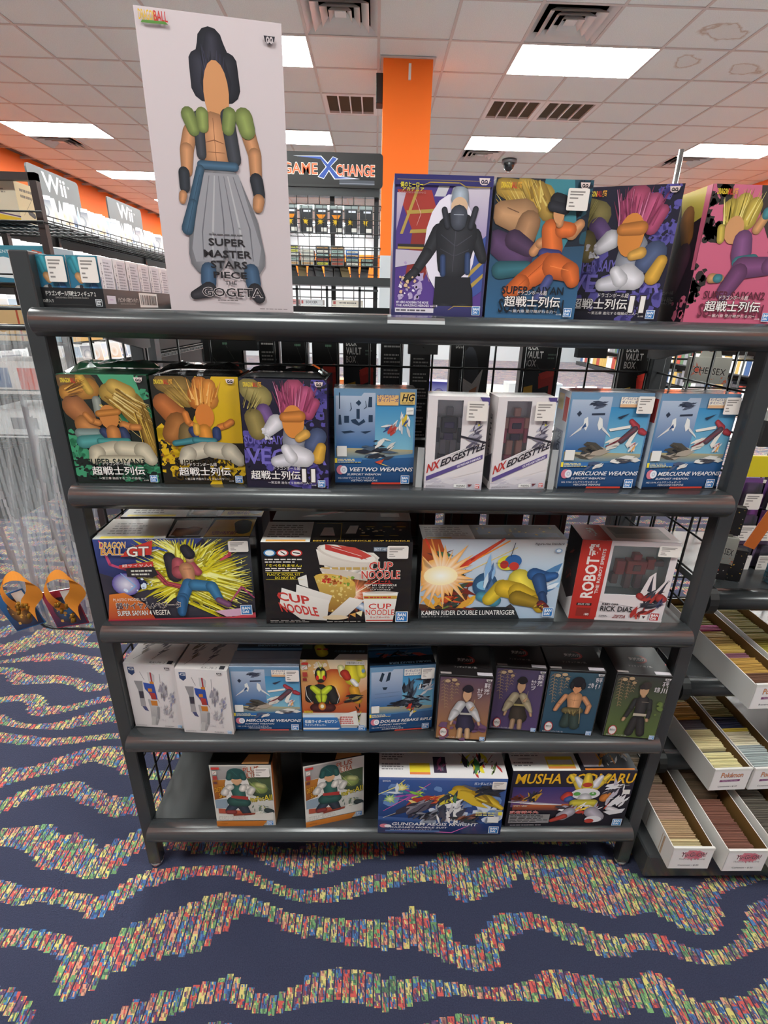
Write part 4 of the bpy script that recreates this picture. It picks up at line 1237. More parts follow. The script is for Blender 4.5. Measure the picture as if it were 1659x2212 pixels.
carton('model_kit_box', 'pale blue kit box with an orange explosion and yellow figure, on the third shelf', None, .2475, .903, z, .293, .187, .07, 1.6, 'cdd2da', '''
v c8ced8 a8bcd2 0,0 100,0 100,100 0,100
v d8d6d6 8ab0d0 50,100 100,100 100,40 60,60
h 110,16,86,46,14,20,10,24,16 4a7aa8,dfe6ee,7aa0c4,c8d4e0,e8d8c0
v c85a2a 6a2a1a 0,100 12,100 20,70 0,60
l e0442a 3 2,100 14,64
l f0a04a 2 6,100 14,62
l c83a2a 3.6 56,100 36,76 18,58
l f0902e 2 60,98 34,72
l d8502a 2.6 52,96 30,66
l e8c86a 1.2 66,90 34,62
p 6a3030 3,84 12,82 22,88 14,80 22,76 12,76
p 3a6a4a 10,86 18,84 22,80 12,79
p 5a3a2a 0,20 40,14 44,0 0,0
h 111,22,28,34,16,22,7,20,70 b03a2a,d8782a,3a4a3a,e8b03a,5a3424,7a2a20
h 112,16,20,20,16,12,6,0,60 c8502a,3a3434,e0a03a,6a7a3a,2a2a2c
k fff8e8 f0a84a 14,56,14,26,26,3
r fffdf4 ffe8b0 14,56,12,12
r 3a6a9a 2a4a6a 46,44,9,16
e 7ab0d0 46,44,6,6
h 113,10,48,56,6,16,8,80,14 4a6a94,8ab0d8,2a4a7a,c8d8e4
c 4a90a8 44,30,4 54,24,5
c d8b82e 58,42,6 50,26,5
c e8d24a 70,52,8 76,38,8
c d8b026 60,40,7 70,36,7 84,24,6
c c8a020 84,24,5 88,14,4
c 9a7a1a 70,28,6 86,20,4
c 2a5a94 80,58,5 90,54,4 95,56,3
c 2c5080 84,52,5 88,34,4
c 23416c 88,32,3 90,22,3
e d8c83a 60,72,7,9
e 2f5f9a 64,74,6,8
e c23a2e 65,68,3.6,5,-20
e b03028 58,70,3,5,10
l 22303f 1 62,80 64,96
l 22303f .6 52,72 60,72
p 3a3434 58,10 66,20 70,14 64,6
c 6a2a2a 88,20,3 92,14,3
h 114,6,88,18,5,5,3,30,60 8a2a2a,3a2a30,c8a03a
p 1e2226 0,0 74,0 70,13 62,16 40,16 30,13 0,15
h 115,10,20,13,20,2.4,4,0,20 3a3a40,5a2a24,2a2c30
o f0ece8/2a2628 2,70,5.8,12 KAMEN RIDER DOUBLE LUNATRIGGER
t c8c4c0 2,22,3,4.6 仮面ライダーダブル
* 5a4a4c 78,98,93,96.4 Figure-rise Standard
e 8aa8c8 95,87,2.6,2.6
e dfe8f0 95,87,1.6,1.6
B 90.5,3,7.6
''', ct='1d2330', cl='2a2420', cr='1a1c22', top='''
p dcd8d4 0,0 36,0 36,100 0,100
y 8a8680 3,33,20,86,5
p e0b05a 3,3 20,3 20,12 3,12
p 1d2330 36,0 100,0 100,100 36,100
p 3a5080 40,30 60,30 60,80 40,80
p 2f5c8a 64,10 96,10 96,40 64,40
s c8a84a 6,14,40,20,98,84,.6,1.4
''')
t = carton('figure_box', 'red and white window box with vertical lettering, right end of the third shelf', None, .523, .901, z, .196, .187, .078, -3.6, 'd8ccce', '''
v c23228 b02a22 0,0 29,0 30,100 0,100
p c23228 0,0 1,0 1,1 0,1
x e8dcd8 21,28 21,80 8,28 ROBOT
x e8dcd8 20,81 20,96 8,81 魂
x dccfcb 26,34 26,90 22.5,34 THE ROBOT SPIRITS
p 1d1a1b 6,18 22,18 22,21.4 6,21.4
t e8dcd8 7.4,20,18.8,20.8 SIDE MS
p 8a2a22 7,4 22,4 22,15 7,15
* e8dcd8 16,21,5,8 180
p dccfd0 30,26 60,28 70,36 76,58 82,64 86,40 96,58 100,60 100,40 84,16 30,24
p 2c2c38 77,40 80,60 82,38
p 2c2c38 88,36 97,56 92,34
l 34343e 1 84,30 98,54
h 120,16,84,30,12,12,7,30,60 a83a34,2c2c34,3a3a44,8a2a2a,6a6a74,1f1f26
h 121,10,84,22,12,3,7,6,8 2c2c34,4a4a54,1f1f26
h 122,12,76,10,16,7,6,60,50 a8322e,8a2826,c04a40,5a1f1f
c a83430 70,34,3.6 72,32,3.4
c a83430 92,32,5 96,30,4
h 123,8,94,24,4,7,4,80,40 2a2c48,4a4a6a,1d1d28
p dccfd0 28,0 100,0 100,3 28,3
* 1d1a1b 33,50,20,22.6 RMS-099
* 1d1a1b 32,66,12,19 RICK DIAS
y 6a6466 32,44,4,7,2
* 8a3a3a 46,60,3.4,7.6,2 ZETA
p e6dedc 76,2 84,2 84,9.4 76,9.4
p 4a3036 78,7.6 82,7.6 80,4
B 86,1.6,10.5 b02e2a
''', ct='c8bcbc', cl='2f2426', cr='cdc2c2', top='''
p b32c24 0,0 30,0 30,100 0,100
x e0d4d0 12,24 20,24 12,80 魂
p cfc3c3 30,0 100,0 100,100 30,100
p 8a8c88 36,16 92,16 92,88 36,88
p 6a6f6c 40,40 92,60 92,88 36,88
''', left='''
v 2a2224 3a2c2e 0,0 100,0 100,100 0,100
p d0c6c6 0,0 100,0 100,30 60,18 0,26
h 131,14,44,60,26,26,16,60,60 8a2a26,3a3036,5a2020,b0483e
''', win=(33, 93, 34, 94, .036, 'e4f2f2'), st=(78, 100, 84, 97), seam=False)
g = thing('robot_toy', 'plain dark red jointed toy robot packed behind the window of the red and white box', 'toy', t.location, t.rotation_euler.z)
C0, C1, C2 = lin('c05a58'), lin('8a7074'), lin('c8d4d6')
for nm, bxs in (('head', ((.018,.012,.138,.034,.028,.152,C0),)), ('torso', ((.006,.008,.108,.046,.03,.138,C0),(.018,.006,.116,.034,.009,.13,C1))), ('arm', ((-.014,.012,.104,.004,.026,.136,C0),(-.02,.012,.082,-.006,.024,.106,C1))),
                ('arm', ((.048,.012,.118,.064,.026,.142,C0),(.06,.012,.126,.082,.024,.138,C1))), ('leg', ((.008,.012,.072,.022,.026,.108,C1),)), ('leg', ((.03,.012,.072,.044,.026,.108,C1),)), ('backpack', ((-.028,.027,.066,.07,.034,.164,C2),))):
    m_ = MB()
    for a in bxs: m_.box(*a)
    m_.build(nm, M_GLOSS, g, .0012)
# ---------------------------------------------------------------- fourth shelf
z = ZS[3]
ROBO = '''
v dcd4d4 d2c8c8 0,0 100,0 100,100 0,100
v 2f4a78 24365c 7,95 20,95 20,86 13.5,82 7,86
* e0dcda 8,19,90,93.6 G
l 8a8688 2 30,88 36,76
l 8a8688 2 68,86 67,72
p c4bebe 44,88 52,88 52,74 44,74
p a03038 49,88 52,88 52,72 49,74
p b8b4b6 52,88 58,84 56,74 52,74
p c87a2a 46,74 54,74 54,69 46,69
p 8f8a8c 15,74 32,74 30,60 20,60
p 8d898b 20,60 30,60 30,44 20,42
p 3a3540 21,58 30,58 29,47 21,47
p 9c9698 20,46 30,46 30,34 20,34
p 4a4a70 22,34 30,34 34,26 26,28
v 2f4ea0 27408a 33,72 54,70 56,46 46,46 40,56 34,62
p c87a2a 40,63 48,63 48,58 40,58
v b03a34 98302e 42,57 53,56 54,46 44,46
p 7a2a3a 54,56 57,44 60,40 56,48
p c2752a 41,44 54,44 54,36 41,36
p a8a2a2 36,46 41,46 42,36 38,30
v b4aeae 928c8c 38,36 56,36 52,16 46,4 36,6
p 8a8688 52,34 57,34 53,14 49,16
p b4aeac 38,18 46,18 42,4 34,4
h 140,24,70,60,9,12,8,80,20 9a949a,aca6aa,8a8490,948e98
h 141,16,86,52,7,18,6,70,24 9690a0,8484a4,a8a2a8
h 142,26,72,30,12,14,5,70,30 aca6aa,968f98,bab4b6
s b8b0b4 143,60,58,10,84,36,.3,1.1
s c4bcbe 144,30,40,12,90,30,.3,.9
t b8b0b4 48,66,12,15 RX-78-2
Q 80,93.4,10 2a262c d8d0d0
y a8a0a2 4,30,2.6,4.6,1
y 8a8486 62,84,2.6,4.6,1
B 88,1.4,8.6 4a86b8
'''
ROBO_TOP = '''
v d2cac8 c6bebc 0,0 100,0 100,100 0,100
h 150,14,24,56,10,30,9,60,24 4a464a,6a5a48,8a8688
h 151,14,62,56,10,30,9,60,24 4a464e,5a4a60,7a767a
l 4a4648 2 30,40 14,12
l 6a6668 2 66,44 50,14
t 6a6466 50,80,2,8 RX-78-2
p 2a2a30 84,2 94,2 94,12 84,12
'''
carton('figure_box', 'white box with a half-faded block robot, leftmost on the fourth shelf', None, -.4835, .8955, z, .114, .179, .115, -3.8, 'd8d0d0', ROBO, ct='cdc5c3', top=ROBO_TOP, cl='c8c0be', seam=False)
carton('figure_box', 'white box with a half-faded block robot, second from the left on the fourth shelf', None, -.3655, .879, z, .114, .179, .115, -3.4, 'd8d0d0', ROBO, ct='cdc5c3', top=ROBO_TOP, cl='c8c0be', cr='a89e9c', seam=False)
BLUE_TOP = '''
v 3a6a94 22405f 0,0 100,0 100,100 0,100
p 1d2430 0,10 100,10 100,60 0,60
x 8ab0c8 94,26 30,26 94,14 MERCUONE WEAPONS
h 160,16,46,74,40,14,8,10,40 1a1e28,a8483e,6a7a8a,2a3a54
'''
mercu(-.231, .8885, .2, z, 'blue kit box with white winged weapons, third from the left on the fourth shelf', True, True)
carton('model_kit_box', 'second blue kit box hidden behind the winged weapons box of the fourth shelf', None, -.229, .95, z, .15, .182, .05, 1, '5f87ac', 'p 5f87ac 0,0 100,0 100,100 0,100', ct='22405f', top=BLUE_TOP, cl='9aa4b4')
carton('figure_box', 'white topped box with a yellow and black insect-like armour print, centre of the fourth shelf', None, -.079, .889, z, .146, .2, .07, .3, 'd8d0c8', '''
v d8b070 b04a24 0,26 100,26 100,100 0,100
v e8d8b8 c86a2a 40,100 100,100 100,60 60,40
s e8d8c0 170,14,0,84,40,100,2,6
r f0b04a a83a20 50,62,26,26
c e0e0a0 60,90,5 64,80,6
c d8c82a 76,90,10 78,74,12
c e0d23a 88,96,6 92,80,7
c b0301e 66,82,7 70,76,6
c d89a2a 80,60,8 86,44,7
c e6e2e0 78,72,4 84,66,4
c 1d1c1c 14,60,8 12,46,7
c 22201f 44,60,8 50,44,8
l d8d4cc 1 6,64 8,50 16,40
l d8d4cc 1 52,64 58,50 54,40
c 2a2c24 28,58,13 30,38,12
c c2d02e 18,62,5 26,56,6
c c2d02e 42,62,5 34,56,6
c b8c82a 26,50,5 28,44,4
c b8c82a 34,50,5 33,44,4
l 1d1d1a 1.4 30,64 30,40
e 23241f 30,80,9,11
c d8d83a 27,84,3 28,76,3
c d8d83a 34,84,3 33,76,3
e c83028 25,76,2.4,3.4
e c83028 35,76,2.4,3.4
l c8c83a 1.4 30,88 26,98
l c8c83a 1.4 30,88 36,98
c 4a1a18 20,34,8 44,34,8
r f0d050 a0301e 31,36,6,6
e e8e0d0 31,36,2.6,2.6
h 171,16,78,48,10,6,8,10,16 1d1c1c,8a7a4a,2a2826
h 172,14,86,22,5,20,5,80,40 c8d02e,1f1e1c,2a2a26,d8d83a
p d8d2cc 0,24 62,24 58,18 0,18
p e0dad4 60,24 84,30 88,8 60,8
p c8d8e8 0,24 50,24 50,20 4,20
v 3a78b8 2a5a96 0,20 54,20 60,4 0,4
* f0eeea 3,54,11.4,16.4 仮面ライダーゼロワン
* f0eeea 3,36,7,10.2 ライジングホッパー
y c83a30 58,80,10,22,4
p 2f6aa8 0,0 100,0 100,4.6 60,4.6 54,2 0,2
p e0dad4 0,2 54,2 58,4.6 0,4.6
p d8d2ca 68,94 96,94 96,99 68,99
t 3a3634 69,95,95,98 対象年齢15才以上
p c83a34 2,94 12,94 12,97 2,97
p d8d0c8 3,88 10,88 10,93 3,93
l b03a34 1.4 4,89 9,92
p a83a34 3,78 10,78 10,84 3,84
p 8a2a2a 3,72 9,72 9,76 3,76
* d8c82a 3,16,26.4,30 RISING
e 6a8aa8 94,86,2.6,2.6
B 87,1.4,10
''', ct='2a2620', top='''
p 1f1c1a 0,0 100,0 100,100 0,100
p d8d0c8 50,0 100,0 100,26 58,26
c d8c82a 26,60,8 32,30,9
e b03028 26,50,4,4
e b03028 36,50,4,4
x 6a8aa0 96,46 50,46 96,34 仮面ライダーゼロワン
p 4a5a40 0,50 16,50 14,90 0,90
''', cl='8a3a24', cr='d0c8c0')
carton('model_kit_box', 'blue kit box with a dark jet-like robot print, fifth box on the fourth shelf', None, .073, .8895, z, .146, .184, .055, 5.4, '5f87ac', kit_small('''
p 1d3040 14,80 18,92 22,90 18,78
p 1d3040 24,78 28,92 32,92 30,80
p 1d3040 19,70 27,70 25,66 21,66
l 5a7080 .8 8,60 46,62
l 5a7080 .8 8,54 44,56
h 180,14,62,66,10,20,11,70,30 1d2028,2a2f3a,3a4250,4a5666
h 181,16,84,70,12,14,9,40,50 d8d6d8,3a4250,1f232c,a8b0bc
h 182,26,70,46,24,12,10,20,50 23262e,343a46,1a1c22,5a6270,8a949f
h 183,10,46,46,12,6,9,10,20 1f232a,2f3540
h 184,10,66,34,8,7,5,60,50 d8d4d0,b8362e,d8b83a,2a2c34
p c8402e 60,40 66,44 64,36
p e6e0d8 52,86 78,86 78,96 52,96
* 3c4a86 53,76,91,95 ガンダムビルド
* 3c4a86 53,76,87,90 ダイバーズ
''', 'DOUBLE REBAKE RIFLE', 'SUPPORT WEAPON', 'HG 1/144 ダブルリベイクライフル', red=(40, 92)), ct='2a4a70', top=BLUE_TOP.replace('MERCUONE WEAPONS', 'DOUBLE REBAKE RIFLE'), cl='6a7890', gloss=True, st=(78, 98, 81, 97))
carton('model_kit_box', 'second blue kit box behind the dark jet-like robot box of the fourth shelf', None, .068, .952, z, .146, .184, .05, 3, '5f87ac', 'p 5f87ac 0,0 100,0 100,100 0,100', ct='1d2c40', top=BLUE_TOP.replace('MERCUONE WEAPONS', 'DOUBLE REBAKE RIFLE'), cl='3a4a60')
def slayer(label, x, y, yw, bgt, bgb, body, kan, k2, w=.1165, h=.1815):
    return carton('figure_box', label, None, x, y, z, w, h, .10, yw, '1b1718', '''
v %s %s 2,2 98,2 98,97 2,97
l 7a6450 1.6 6,92 20,96 40,90
l 8a7058 2 10,94 14,50
l 8a7058 2 24,92 26,62
l 7a6450 1.6 34,92 30,72
''' % (bgt, bgb) + '\n'.join('l a88a68 1.5 %.1f,%.1f %.1f,%.1f' % (a+dx, b-dy, a+dx+s*3.4, b-dy-2) for (a, b, nn, s_) in ((14, 90, 9, 1), (24, 90, 6, 1), (8, 92, 7, 1), (33, 90, 4, 1)) for i in range(nn) for s in (-1, 1) for dx, dy in ((i*.3, i*4.6),)) + '''
e b89a78 16,92,5,2.4
e b89a78 28,94,5,2.4
e a88a68 34,88,4,2
''' + body + '''
x d8d0d4 83,93 95,93 83,%s
''' % '78' * 0 + '''
* d2c8cc 84,95,84,92 %s
* d2c8cc 84,95,75,83 %s
* d2c8cc 72,82,76,84 %s
* c2b8be 73,82,68,75 %s
e d8d0ce 15,13,8,8
e b02e2e 15,13,8,8
e e0d8d4 15,13,6.6,6.6
* 2a2424 9.6,20.4,11,15.4 鬼滅の刃
t c8c0bc 5,44,4.2,6.6 鬼滅の刃 フィギュア-絆ノ装-
Q 86,93.6,11 d8d0ce 2a2424
B 86,2,10 4a86c0
''' % (kan[0], kan[1], k2[0], k2[1]), ct='1a1617', cl='171415', top='''
p 191516 0,0 100,0 100,100 0,100
p 8a807e 2,3 22,3 22,9 2,9
p b0a8ae 70,2 98,2 98,12 70,12
r 3a1a18 2a1514 50,52,15,15
e b03a30 55,52,15,14
e 191516 51,53,14,13
* cfc6c2 36,66,46,58 鬼滅の刃
t b0a8a4 28,72,24,30 フィギュア-絆ノ装-
''', seam=False)
CLOAK = '''
c %(robe)s 54,50,11 54,34,15 56,24,19
c %(leg)s 47,18,5 46,6,5
c %(leg)s 61,18,5 62,6,5
c %(skin)s 30,32,3 28,26,2.4
c %(skin)s 80,32,3 82,27,2.4
c %(cape)s 44,58,9 34,44,9 27,34,5
c %(cape)s 60,58,8 70,46,8 80,34,4
c %(skin)s 64,50,3 68,54,2.6
l b8a070 1.2 66,46 69,66
p %(belt)s 44,45 66,45 66,42 44,42
c %(skin)s 54,66,3.4 54,64,3.4
e %(skin)s 54,73,8,9
c %(hair)s 49,81,5 60,81,5
e %(hair)s 55,82,9,6
'''
slayer('dark box with a white-caped figure on an orange ground, sixth box of the fourth shelf', .2085, .862, -3.7, '5a4458', 'a8764a', 's 6a4a6a 191,20,10,2,96,30,3,9\n' + CLOAK % dict(robe='2f2a44', leg='c8a078', skin='c89a78', cape='c8c4c6', belt='b8b0a8', hair='1f1c26'), ('栗花', '落'), ('カナ', 'ヲ'))
slayer('dark box with a beige-caped figure on a violet ground, seventh box of the fourth shelf', .3355, .89, -5.4, '4a3f5a', '54406a', CLOAK % dict(robe='3a3128', leg='a8866a', skin='b8906e', cape='a8987c', belt='9a8a58', hair='1f1b1c'), ('栗花', '落'), ('カナ', 'ヲ'), .111)
slayer('dark box with a bare-chested figure on blue, second from right on the fourth shelf', .4565, .8795, -3.9, '35505f', '2c4a60', '''
c 2f3f3a 50,34,11 44,18,10
c 2f3f3a 58,34,11 62,16,10
c c88a62 36,62,5 26,48,4.4 22,40,4
c c88a62 70,60,5 82,48,4.6 80,38,4
c cf9468 53,60,14 54,46,11
l 8a5a40 .8 53,66 53,46
l 8a5a40 .7 44,57 53,56 62,57
c 6a5a38 40,40,7 66,40,7
h 195,14,54,38,16,5,5,80,40 6a5a38,8a7a4a,4a4028
l c8b080 1.4 66,46 70,20
c c88a62 53,72,4 53,68,4
e c88a62 54,77,9,9
e 1b1a20 54,84,12,8
c 1b1a20 44,82,4 44,76,4
c 1b1a20 64,82,4 64,76,4
''', ('嘴平', '伊'), ('之助', ''), .1225, .183)
slayer('dark box with a dark-uniformed figure on a green ground, rightmost on the fourth shelf', .60, .8685, -5.2, '3a3a38', '5a6a38', '''
s 6a7a40 197,16,40,20,98,60,2,7
c 2a2726 52,32,8 46,10,8
c 2a2726 62,32,8 68,10,8
c 2c2a2a 44,62,5 38,46,4.6 33,36,4
c 2c2a2a 70,62,5 74,46,4.6 74,36,4
c 302d2d 57,62,12 57,42,10
c b8906e 31,33,3.4 30,30,3
c b8906e 73,33,3.4 74,31,3
p b8aa98 46,42 70,42 70,38 46,38
l a89a88 1.4 56,60 68,60
c b8906e 56,72,4 56,69,4
e bc9472 55,78,8,9
e 3a3230 57,85,9,6
e 2f2a2a 50,83,5,4
''', ('不死', '川'), ('玄弥', ''), .1185, .182)
# ---------------------------------------------------------------- bottom shelf
z = ZS[4]
HERO = '''
v b0a8a4 a09894 0,60 100,70 100,100 0,100
p d8d2ca 0,0 100,0 100,100 0,100
v a8a2a0 98908e 2,76 60,80 60,98 2,98
v b8742a 8a4a1c 2,44 40,52 50,78 2,76
v 4a5a3a 2f4034 52,56 98,40 98,82 60,80
c 8a9a52 72,66,10 80,62,12
c b8b878 76,68,6 84,66,6
l c8c88a 1 60,76 78,56
l 6a8a6a 1 70,80 96,60
p 8a9aa8 2,30 22,30 24,46 2,44
v d0ccc4 b8b4ac 50,20 98,28 98,46 54,36
h 200,20,80,28,18,9,6,30,80 c8c4bc,6a7a6a,9a9a5a,3a4a4a,e0dcd4,a0a8a0
c 2c3a3c 88,26,6 94,24,6
o e0a02a/6a3a1c 4,26,56,64,0,4 DETROIT
o e0a02a/6a3a1c 10,30,47,56,0,3 SMASH
o a84a2a/d8c8b8 54,80,88,96,0,3 PLUS
o a84a2a/d8c8b8 55,80,79,87,0,3 ULTRA
o d8c23a/3a3424 56,72,40,49,0,1 One
o d8c23a/3a3424 72,84,42,50,0,1 For
o d8c23a/3a3424 84,98,43,52,0,1 All
p b0503a 6,30 46,26 46,20 6,22
e dcd6d0 42,60,21,34
c 2a3a4a 36,38,9 24,26,7
c 2c3440 46,36,9 54,20,7
c 8a3230 22,24,5 32,24,5
c 26524c 34,42,12 52,40,10
c 2c5f56 42,64,12 44,50,11
p a83430 30,48 58,44 58,50 30,52
c d8d0c8 30,66,7 22,60,6 20,56,7
c d8d0c8 56,66,7 66,62,6 62,56,6
c e0d8d0 52,66,6 50,62,6
c cfa07a 42,74,5 42,72,5
e cf9f78 42,78,9,8
e 1d4a4a 42,87,15,9
c 1f5450 32,86,5 30,80,5
c 1f5450 52,86,5 54,80,5
l 3a7a70 1 36,92 44,84
p d8d2ca 4,16 76,20 98,24 98,10 4,10
p 8a3a2a 30,21 68,23 66,20 30,18
o e8dfd6/4a2a20 6,50,11.4,16.4,0,.6 IZUKU MIDORIYA
v c8782a b8681e 0,0 78,0 86,9 0,9
y 8a4a1a 6,20,3,5.4,1
p c83a34 3,94 16,94 16,97.4 3,97.4
p d8d0c8 4,86 11,86 11,92 4,92
l b03a34 1.4 5,87 10,91
p a83a34 4,78 11,78 11,84 4,84
p 6a3a3a 4,71 10,71 10,75 4,75
B 86,1.6,11
'''
HERO_TOP = '''
p 1f1c1b 0,0 100,0 100,100 0,100
p c89058 52,2 96,2 96,28 60,28
c 2a3030 26,60,10 36,50,10
e a07a5a 28,62,6,6
x c07a3a 96,60 44,60 96,36 IZUKU MIDORIYA
'''
carton('figure_box', 'orange and white figure box facing straight out, left one of two on the bottom shelf', None, -.3035, .8755, z, .145, .205, .105, .4, 'd8d2ca', HERO, ct='1f1c1b', top=HERO_TOP, cl='2a2624', right='''
v 6a4a30 8a6a48 0,0 100,0 100,100 0,100
p c86a2e 0,20 14,26 14,100 0,100
h 205,14,60,50,30,36,16,70,40 3a4a44,8a5a3a,b0a494,2c3434
''', cr='8a6a48', st=(73, 97, 83, 97))
carton('figure_box', 'orange and white figure box turned at an angle, right of two, bottom shelf', None, -.083, .8875, z, .147, .205, .105, 13, 'd8d2ca', HERO, ct='1f1c1b', top=HERO_TOP, cl='2a2624', cr='8a6a48')
carton('model_kit_box', 'long blue kit box with a spread-winged robot print, overhanging the bottom shelf lip', None, .1775, .856, z, .305, .187, .08, -.8, '44649a', '''
v 5a74ae 2f4f88 0,0 100,0 100,100 0,100
v 3a5a9a 1f3a70 0,30 100,20 100,96 0,96
s d0d8ea 210,24,40,20,100,50,2,7
s 6a8ac0 211,20,0,30,100,90,2,7
l d85aa0 .8 4,40 24,66 40,90
l d85aa0 .6 6,62 30,60
l e8e07a 1 0,70 14,84 20,96
k f4f0c0 7ab04a 9,62,3,6,10,2
k f4f0c0 c8b83a 18,82,3,6,10,3
h 212,14,24,78,18,14,5,30,60 8ac04a,c8d85a,3a7a9a,d8e0e8,a04aa0
v e8a04a b0402a 26,56 52,72 44,50 30,48
h 213,22,36,60,14,9,5,20,60 d8602e,e8b04a,b03a2a,f0d07a
p 3a3438 4,28 40,62 46,60 22,38
l d8d0cc .8 4,28 40,60
h 214,14,30,46,14,8,9,40,20 3a3440,5a5460,8a8490,2a2630
c c8a022 62,80,5 78,74,6 92,56,4
c d8b42e 66,74,4 84,66,4 98,48,2
c b88c1c 64,68,3 80,60,3
h 215,12,76,66,16,10,9,-30,16 d8b42e,b88c1c,e8cc4a,8a6a14
h 216,14,84,80,14,9,7,0,40 2a2c34,3a3a44,5a5a66
h 217,26,56,50,14,18,8,60,50 e4e0e0,d0ccd0,8a8a96,34384a,f0ecec
h 218,14,56,66,8,8,5,70,50 2f3a4a,4a7a4a,d8c83a,2a2c36
h 219,12,56,32,14,10,7,80,30 e8e4e2,c8c4c6,3a3e4e
h 220,12,38,34,10,8,6,20,50 2a2c34,8a8a94,4a4a58
h 221,12,74,28,14,8,7,10,40 6a3a2a,34384a,8a5a4a,2a2c34
v 1f3a72 142650 0,0 100,0 100,22 60,16 0,24
l d86ab0 .8 20,6 60,2 74,16
y e8dc8a 78,96,34,42,2
p e8e4e0 88,22 97,22 97,33 88,33
p 4a6aa0 6,3 50,3 50,6 6,6
e d0788a 5,14,3.6,3.6
e e6e2ea 8,13.6,2.8,2.8
o e8e8ec/2a3a6a 11,80,15,20.6,.6 GUNDAM AEGIS KNIGHT
* d0d4de 10,56,10,13.2,.5 KAZAMI'S MOBILE SUIT
t c8ccd6 10,44,6,8.6 HG 1/144 ガンダムイージスナイト
* d0d8e8 74,90,90,95 ガンダムビルド
p f0d83a 96,36 99,36 99,42 96,42
t e0e4ee 3,9,94,97 BANDAI
B 90,2,8
''', ct='d8d2d4', top='''
p d8d2d2 0,0 100,0 100,100 0,100
y 7a7678 2,22,60,94,4
y 7a7678 2,20,24,50,3
p e0c83a 24,12 40,12 40,50 24,50
p d87a4a 24,10 40,10 40,18 24,18
p 3a3040 43,16 53,16 53,74 43,74
h 230,6,48,44,4,20,4,60,60 6a6a74,8a4a6a,2a2a34
h 231,24,76,50,10,34,5,70,40 34303a,d8c83a,a83a3a,e8e4e0,4a7a4a,2a2630
h 232,12,93,38,5,26,3,70,40 a83a3a,3a3640,6a7a4a,d8d4d0
l 8a2a3a .8 84,44 92,84
l 8a4a4a .6 70,60 64,88
''', cl='3a4a70', gloss=True, st=(88, 99, 84, 97))
carton('model_kit_box', 'black kit box with large yellow lettering and squat robot, right end of bottom shelf', None, .4975, .873, z, .302, .191, .068, .4, '1d1a26', '''
v 221f30 17141e 0,0 100,0 100,100 0,100
v 2f2c6a 6a4a78 2,36 60,36 58,72 2,72
v c86a3a 5a2a2a 4,30 56,30 60,42 4,40
h 240,14,20,56,8,10,5,70,50 1f1d26,34303c,c8982a
h 241,10,8,52,6,8,4,0,60 8a3a24,5a2a20
l e8e4e6 1.4 0,46 22,42 44,40
l b8b0c0 .8 2,48 30,43 44,41
* e8b01e 3,99,78,95.5,1 MUSHA GODMARU
c e8c43a 47,92,2 54,80,4 58,70,5
c e8c43a 78,92,2 72,80,4 66,70,5
c e0dce0 52,88,2 58,76,4
c e0dce0 72,90,2 68,76,4
c e8c43a 61,92,3 62,74,5
e b83a2a 62,76,4,4
e dcd8dc 62,60,12,10
e 5a9a4a 55,60,3,3.4
e 5a9a4a 68,60,3,3.4
e e8e4e4 68,61.4,1,1
c d8d4d8 62,52,6 62,48,5
c c83a2e 48,58,4 46,54,4
c 3a5a9a 50,52,3 48,50,3
c c8762e 80,58,4 78,52,4
h 242,14,86,66,10,18,6,50,50 dcd8dc,b8b0bc,e8e4e8,3a3640
h 243,12,90,50,9,12,6,30,50 8a7a8a,dcd8dc,c84a2e
c c8b83a 54,44,4 70,44,4
h 244,20,62,34,20,8,6,20,60 d8d4d8,a8a0ac,e8c43a,3a3640,b83a2e,f0ecec
c b0a8b4 52,28,5 46,20,5
c b0a8b4 70,28,6 76,18,6
e d8d4d8 73,14,7,6
e b03a2e 70,11,4,4
c b03a2e 38,12,2 48,20,3
c d8d0d4 84,34,3 90,30,3
p d8d4d8 80,28 98,34 96,26 86,22
p e0dcd8 92,60 98,60 98,68 92,68
l d8d0c8 .5 84,74 96,76
* c8b0a0 4,16,38,41 武者
o c8322e/e8dcd4 2,26,25.6,30.4 武者號斗丸
p 8a8688 2,8 36,8 36,24 2,24
y 2a282c 3,35,9,23.6,5
y b8b0b4 4,30,3,5.4,1
B 90,2,8 3a86c0
''', ct='1d1a20', top='''
p d8d4d2 0,0 54,0 54,100 0,100
y 7a7678 2,28,60,92,3
e 8f8a8c 12,50,6,2.6
y 7a7678 2,22,16,40,2
p e0c83a 29,10 51,10 51,60 29,60
p d8d4d2 30,26 50,26 50,46 30,46
p d8864a 29,8 51,8 51,18 29,18
p 24212a 56,0 100,0 100,100 56,100
p b0aab2 58,16 74,16 74,90 58,90
h 250,16,80,50,10,34,4,60,50 e8a82a,2a2630,d8d4d0,c8762a
h 251,8,94,60,5,26,3,60,50 b0aab2,8a6a4a,d8d4d0
p c8762a 58,2 98,2 98,8 58,8
''', cl='141218')
